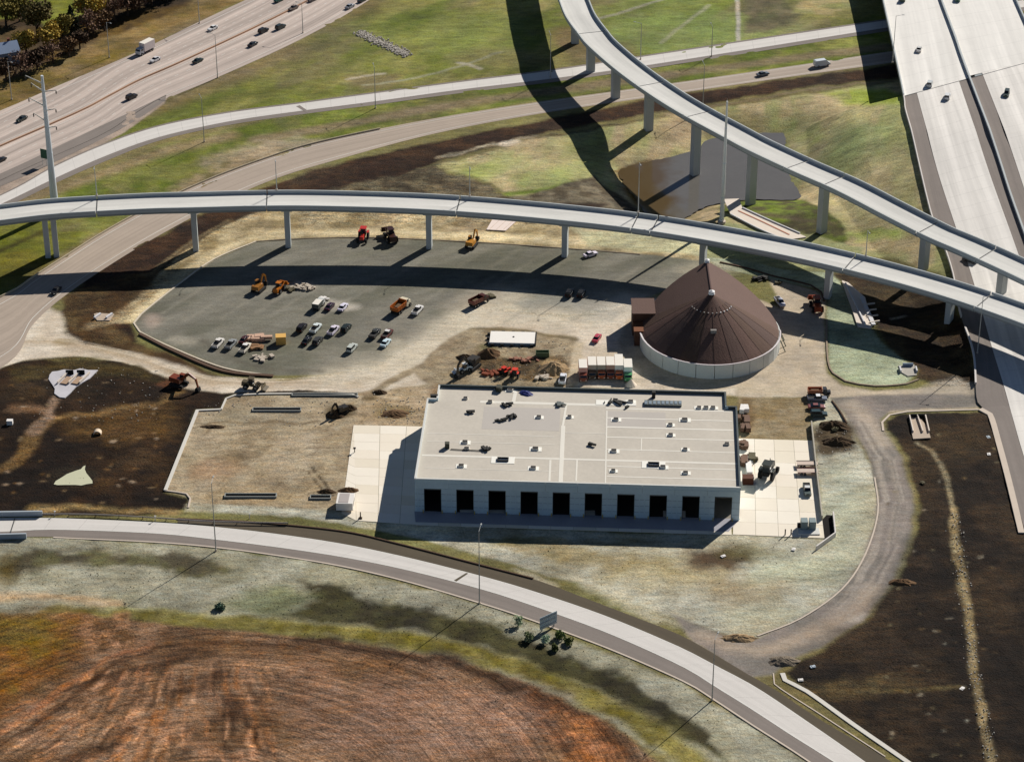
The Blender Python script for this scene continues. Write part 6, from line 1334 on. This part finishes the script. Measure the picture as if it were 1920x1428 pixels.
# tall utility pole at left
pb = P(104, 398, 0); hp_ = height_to(pb, 142)
o = empty('utility_pole', pb, 0, 'tall tapered steel power pole with short upswept arms at left', 'utility pole')
MB().cyl((0, 0, 0), (0, 0, hp_), 1.35, .42, 16).build('pole', galv_d, o, smooth=False)
for k, (dz_, L_, s) in enumerate(((.6, 5.2, -1), (3.2, 3.6, -1), (8.2, 4.8, -1), (13.4, 3.8, -1), (3.4, 4.0, 1), (9.8, 3.4, 1), (15.8, 3.0, 1))):
    z_ = hp_-dz_-2; MB().cyl((s*.3, 0, z_), (s*L_, -.3, z_+(2.8 if s < 0 else .6)), .24, .12, 6).build('cross_arm', M('arm_pale', (222, 216, 204), .6), o)
    tip = (s*L_, -.3, z_+(2.6 if s < 0 else .5)); MB().cyl(tip, (tip[0], tip[1], tip[2]-1.2), .12, .12, 8).cyl((tip[0], tip[1], tip[2]-.4), (tip[0], tip[1], tip[2]-.5), .25, .25, 8).cyl((tip[0], tip[1], tip[2]-.8), (tip[0], tip[1], tip[2]-.9), .25, .25, 8).build('insulator', DKM, o)
for k in range(5): MB().cyl((0, 0, 3+k*9), (0, 0, 3.25+k*9), 1.38-(3+k*9)/hp_*.93, 1.38-(3+k*9)/hp_*.93, 16).build('joint_ring', galv_d, o)
pb = P(1353, 418, 0); hp_ = height_to(pb, 190)
o = empty('utility_pole', pb, 0, 'tall slim pale steel mast standing between the two flyovers by the flume', 'utility pole')
MB().cyl((0, 0, 0), (0, 0, hp_), .75, .28, 14).build('pole', M('mast_green_grey', (246, 246, 238), .5, .04, 1), o); MB().cyl((0, 0, 0), (0, 0, .8), 1.3, 1.3, 14).build('footing', kerbm, o); MB().cyl((0, 0, hp_), (0, 0, hp_+1), .08, .03, 6).build('tip', galv, o)
for k in range(3): MB().cyl((0, 0, 12*k+9), (0, 0, 12*k+9.3), .66-.13*k, .66-.13*k, 14).build('joint_ring', galv_d, o)
# signs
o = empty('road_sign', P(84, 310, 0), R(155), 'green rectangular road sign on two posts beside the utility pole', 'sign')
for s in (-.8, .8): MB().cyl((s, 0, 0), (s, 0, 2.6), .08, .08, 6).build('post', galv, o)
MB().box(0, 0, 4.2, 2.5, .1, 3.4).build('panel', M('sign_green', (44, 88, 66), .5), o); MB().box(0, -.06, 4.2, 2.3, .02, 3.2).build('panel_face', M('sign_green_face', (52, 98, 74), .5), o)
pa, pb_ = P(1012, 1186, 0), P(1044, 1172, 0); c = (pa+pb_)/2
o = empty('road_sign', c, math.atan2(pb_.y-pa.y, pb_.x-pa.x), 'large grey backed highway sign panel beside the bottom ramp among shrubs', 'sign'); L_ = (pb_-pa).length
for s in (-L_*.35, L_*.35): MB().box(s, .2, 1.9, .25, .25, 3.8).build('post', galv, o)
for k in range(6): MB().box((k-2.5)*L_/6, 0, 2.6, L_/6-.03, .1, 3.6).build('panel', M('sign_back', (176, 192, 200), .5, .05, 1), o)
for z_ in (1.4, 2.6, 3.8): MB().box(0, -.1, z_, L_, .08, .12).build('rail', galv, o)
# marker posts and guard rail of the bottom ramp
for (x, y, lb) in ((103, 967, 'short white marker post by the bottom ramp near the bridge end'), (291, 976, 'short white marker post by the bottom ramp, second from left'), (468, 972, 'short white marker post by the bottom ramp, third from left')):
    a = P(x, y); tag(MB().cyl((0, 0, 0), (0, 0, 1.5), .12, .1, 6).box(.1, 0, 1.5, .5, .2, .2).build('marker_post', wht), lb, 'marker post', 'marker posts along the bottom ramp').location = (a.x, a.y, 0)
gr = empty('guard_rail', P(85, 968), 0, 'steel guard rail along the upper edge of the bottom ramp', 'guard rail'); gl = smooth_line(PL([(80, 967), (180, 968), (290, 974), (400, 981), (540, 984)]), 3)
strip(gl, .1, .35, .5).build('rail', M('rail_grey', (168, 158, 150), .5, .1, 1), gr, origin=gr.location)
for p in gl[::2]: MB().box(p.x, p.y, .35, .15, .2, .7).build('post', M('rail_post', (90, 74, 62), .8), gr, origin=gr.location)
bp_ = empty('bridge_end', P(0, 985), 0, 'blue grey parapets of the bridge end at the left edge of the bottom ramp', 'bridge')
blp = M('parapet_blue_grey', (170, 178, 184), .8, .06, 1)
strip(PL([(-300, 975), (-60, 969), (80, 967)]), .5, 1.5, .1).build('parapet', blp, bp_, origin=bp_.location); strip(PL([(-300, 1012), (-60, 1012), (50, 1009)]), .5, 1.5, .1).build('parapet', blp, bp_, origin=bp_.location)
strip(PL([(18, 1004), (28, 972)]), .25, .05, .1).build('expansion_joint', M('joint_steel', (60, 62, 62)), bp_, origin=bp_.location)

# ---------------------------------------------------------------- vegetation
def leafcloud(seed, rad, hgt, z0, n, leaf, lobes=9, cone=False):
    q = random.Random(seed); mb_v = []; mb_f = []; L_ = []
    for i in range(lobes):
        t = q.uniform(0, 6.28); r_ = rad*q.uniform(.15, .62); zz_ = z0+hgt*q.uniform(.2, .85); L_.append((r_*math.cos(t), r_*math.sin(t), zz_, rad*q.uniform(.3, .55)))
    L_.append((0, 0, z0+hgt*.62, rad*.6))
    for i in range(n):
        if cone:
            t = q.random()**.7; z_ = z0+hgt*(1-t); a = q.uniform(0, 6.28); rr2 = rad*t*q.uniform(.6, 1.05); c_ = Vector((rr2*math.cos(a), rr2*math.sin(a), z_))
        else:
            x, y, z_, r_ = q.choice(L_); d = Vector((q.gauss(0, 1), q.gauss(0, 1), q.gauss(0, 1))).normalized()*r_*q.uniform(.7, 1.08); c_ = Vector((x, y, z_))+Vector((d.x, d.y, d.z*.8))
        s = leaf*q.uniform(.6, 1.4); u_ = Vector((q.gauss(0, 1), q.gauss(0, 1), q.gauss(0, .6))).normalized(); w_ = u_.orthogonal().normalized()
        if q.random() < .5: w_ = u_.cross(w_)
        k = len(mb_v); mb_v += [c_-u_*s*.5, c_+w_*s*.35, c_+u_*s*.5, c_-w_*s*.35]; mb_f.append((k, k+1, k+2, k+3))
    return mb_v, mb_f, L_
bark = M('bark', (72, 58, 46), .95, .2, 2)
def tree_proto(seed, rad, hgt, kind, colr):
    cm = M('leaves_%d_%d_%d' % colr, colr, .9, .38, 1.2); v, f, L_ = leafcloud(seed, rad, hgt*.78, hgt*.22, {'full': 1500, 'bare': 620, 'cone': 900}[kind], {'full': .75, 'bare': .6, 'cone': .6}[kind], cone=kind == 'cone')
    cme = bpy.data.meshes.new('crown'); cme.from_pydata([tuple(q) for q in v], [], f); cme.materials.append(cm)
    mb = MB().cyl((0, 0, -.3), (0, 0, hgt*.6), rad*.09, rad*.035, 8)
    for (x, y, z_, r_) in L_[:7]:
        if kind != 'cone': mb.cyl((0, 0, z_*.45), (x, y, z_), rad*.035, .03, 5)
    tme = bpy.data.meshes.new('trunk'); tme.from_pydata(mb.v, [], mb.f); tme.materials.append(bark); return cme, tme
TP = {'olive': tree_proto(1, 5.2, 11, 'full', (132, 118, 52)), 'dark': tree_proto(2, 5.6, 12, 'full', (92, 80, 38)), 'yellow': tree_proto(3, 4.6, 9.5, 'full', (178, 150, 62)), 'rust': tree_proto(4, 4.2, 8.5, 'full', (116, 88, 58)), 'bare': tree_proto(5, 4.4, 9, 'bare', (120, 92, 74)), 'brown': tree_proto(6, 3.8, 7, 'full', (84, 64, 46)), 'fir': tree_proto(7, 2.6, 10, 'cone', (34, 42, 26))}
DESC = {'olive': 'olive green leafy tree', 'dark': 'dark olive round tree', 'yellow': 'yellow autumn tree', 'rust': 'rust coloured autumn tree', 'bare': 'nearly bare brown tree', 'brown': 'dark brown bushy tree', 'fir': 'dark pointed fir tree'}
def tree(px, py, k, s, label):
    p = P(px, py); o = empty('tree', (p.x, p.y, 0), rnd.uniform(0, 6.28), label, 'tree', 'trees of the wood beyond the highway'); s *= 1.2; o.scale = (s, s, s*rnd.uniform(.8, .95))
    for nm, me in zip(('crown', 'trunk'), TP[k]):
        c_ = bpy.data.objects.new(nm, me); col.objects.link(c_); c_.parent = o
tl = [(72, 78, 'dark', 1.35, 'large and round, above the house'), (38, 40, 'olive', 1.1, 'at the top left left of the lawn'), (10, 20, 'rust', 1.2, 'in the top left corner'), (12, 52, 'olive', 1.0, 'above the blue grey house'), (100, 95, 'yellow', 1.1, 'in front of the large round tree'), (50, 105, 'yellow', .9, 'right of the house'), (118, 82, 'olive', .95, 'left of the fir'), (136, 70, 'fir', 1.15, 'alone between autumn trees'), (170, 45, 'yellow', 1.25, 'right of the lawn'), (190, 22, 'olive', 1.1, 'behind the right lawn edge'), (165, 68, 'bare', 1.0, 'right of the fir near the verge'), (196, 58, 'rust', .9, 'near the verge left of the second lamp post'), (215, 40, 'bare', 1.1, 'behind the second lamp post'), (240, 30, 'brown', 1.2, 'right of the second lamp post'), (262, 18, 'bare', 1.1, 'toward the top middle of the wood'), (285, 12, 'brown', 1.2, 'toward the right end of the wood'), (308, 2, 'bare', 1.1, 'second from the right end of the wood'), (330, -6, 'brown', 1.1, 'at the right end of the wood'), (232, 4, 'olive', 1.1, 'at the top edge behind the bare trees'), (262, -12, 'dark', 1.1, 'cut by the top edge left of the right end'), (130, 108, 'rust', .85, 'at the verge below the fir'), (100, 120, 'bare', .9, 'at the verge below the yellow tree'), (70, 132, 'brown', 1.0, 'at the verge right of the house'), (40, 142, 'bare', .95, 'at the verge below the house'), (12, 152, 'brown', 1.05, 'at the verge by the left edge'), (85, 8, 'rust', 1.0, 'at the top edge left of the lawn'), (60, -8, 'dark', 1.1, 'cut by the top edge above the olive tree'), (205, -14, 'yellow', .9, 'cut by the top edge right of the lawn'), (300, -22, 'dark', 1.1, 'cut by the top edge at the right of the wood'), (150, 92, 'brown', .9, 'at the verge right of the rust tree'), (350, -16, 'bare', 1.0, 'last before the highway at the top edge')]
for (x, y, k, s, wh) in tl: tree(x, y, k, s, DESC[k]+' '+wh)
# house at the left edge
o = empty('house', P(8, 118), R(25), 'blue grey house half hidden by trees at the top left edge', 'house')
MB().box(0, 0, 2.6, 10, 7, 5.2).build('wall', M('house_wall', (150, 160, 176), .8, .06, 1), o)
MB().add([(-5.5, -4, 5.1), (5.5, -4, 5.1), (5.5, 4, 5.1), (-5.5, 4, 5.1), (-5.5, 0, 8), (5.5, 0, 8)], [(0, 1, 5, 4), (2, 3, 4, 5), (0, 4, 3), (1, 2, 5), (0, 3, 2, 1)]).build('roof', M('house_roof', (150, 166, 190), .7, .08, 1), o)
for x in (-3, 0, 3): MB().box(x, -3.53, 3, 1.3, .08, 1.4).build('window', glass, o)
MB().box(2.5, .6, 8, .9, .9, 1.8).build('chimney', M('brick_red', (120, 70, 56), .9, .1, 3), o)
# shrubs round the sign
def shrub(px, py, r_, h_, c_, label, seed):
    c_ = tuple(min(235, int(k*1.4)) for k in c_); r_ *= .85
    v, f, L_ = leafcloud(seed, r_, h_, .1, 520, .42, lobes=7); p = P(px, py); o = empty('shrub', (p.x, p.y, 0), 0, label, 'shrub', 'shrubs round the highway sign')
    mk('foliage', v, f, M('leaves_%d_%d_%d' % c_, c_, .9, .3, 1.2), o); mb = MB()
    for (x, y, z_, q_) in L_[:5]: mb.cyl((0, 0, 0), (x, y, z_), .07, .03, 5)
    mb.build('stem', bark, o)
for a_ in [(972, 1172, 1.8, 2.4, (128, 138, 112), 'pale grey green shrub at the far left of the sign'), (992, 1200, 1.9, 1.8, (98, 104, 74), 'shrub at the left of the sign, lower one'), (1020, 1205, 1.8, 1.8, (132, 142, 120), 'pale shrub directly below the sign'), (1048, 1196, 1.9, 1.7, (84, 94, 50), 'green shrub right below the sign post'), (1068, 1206, 1.6, 1.4, (70, 78, 40), 'dark green shrub at the far right of the sign'), (1040, 1218, 1.5, 1.3, (62, 66, 32), 'low dark shrub lowest in the group by the sign'), (412, 1142, 1.7, 1.4, (60, 78, 64), 'single dark blue green shrub on the slope above the field'), (1565, 808, 1.4, .9, (110, 104, 80), 'dry weed clump on the dark mound right of the low wall')]: shrub(*a_, seed=int(a_[0]))
# white cone like pile near the right truck
a = P(1183, 722); tag(MB().cyl((0, 0, 0), (0, 0, 2.0), 1.7, .1, 12).build('sand_pile', M('sand_pile', (232, 214, 192), .9, .1, 2)), 'pale cone shaped sand pile at the right end of the truck row', 'sand pile').location = (a.x, a.y, .05)
# bottom ramp repaired strips and patches
mk('road_patch', [p+Vector((0, 0, .105)) for p in PL([(851, 1088), (874, 1074), (878, 1075), (856, 1090)])], [(0, 1, 2, 3)], asph_dk, kind='structure')
mk('road_patch', [p+Vector((0, 0, .09)) for p in PL([(555, 200), (575, 212), (580, 210), (562, 198)])], [(0, 1, 2, 3)], asph, kind='structure')
# thin weeds and grass tufts on the slopes near the camera
q = random.Random(12); v = []; f = []
zones = [((0, 1040), (500, 1140), 700), ((500, 1100), (1000, 1200), 1200), ((900, 1160), (1350, 1400), 1200), ((640, 985), (1500, 1100), 500), ((1640, 820), (1860, 1400), 500), ((20, 690), (320, 940), 600)]
for (a_, b_, n) in zones:
    for i in range(n):
        if i % 3: continue
        px_, py_ = q.uniform(a_[0], b_[0]), q.uniform(a_[1], b_[1]); p = P(px_, py_); s = q.uniform(.12, .3)
        ix = int(np.argmin(np.abs(gx-p.x))); iy = int(np.argmin(np.abs(gy-p.y)))
        if REG[iy*NX+ix] in (DIRT, SROAD, LOT): continue
        # keep off the bottom ramp
        yu = np.interp(px_, [t[0] for t in BA], [t[1] for t in BA]) if px_ > 333 else 965; yl = np.interp(px_, [t[0] for t in BS], [t[1] for t in BS])
        if yu-6 < py_ < yl+6 or (600 < px_ < 1560 and py_ < 1012): continue
        z_ = float(Z[iy*NX+ix])
        for k in range(3):
            t = q.uniform(0, 3.14); u_ = Vector((math.cos(t), math.sin(t), 0))*s*.5; k0 = len(v); v += [(p.x-u_.x, p.y-u_.y, z_), (p.x+u_.x, p.y+u_.y, z_), (p.x+u_.x*.4+q.uniform(-.1, .1), p.y+u_.y*.4, z_+s*.9)]; f.append((k0, k0+1, k0+2))
tag(mk('grass_tufts', v, f, M('tuft', (136, 128, 92), .95, .35, .6)), kind='stuff')
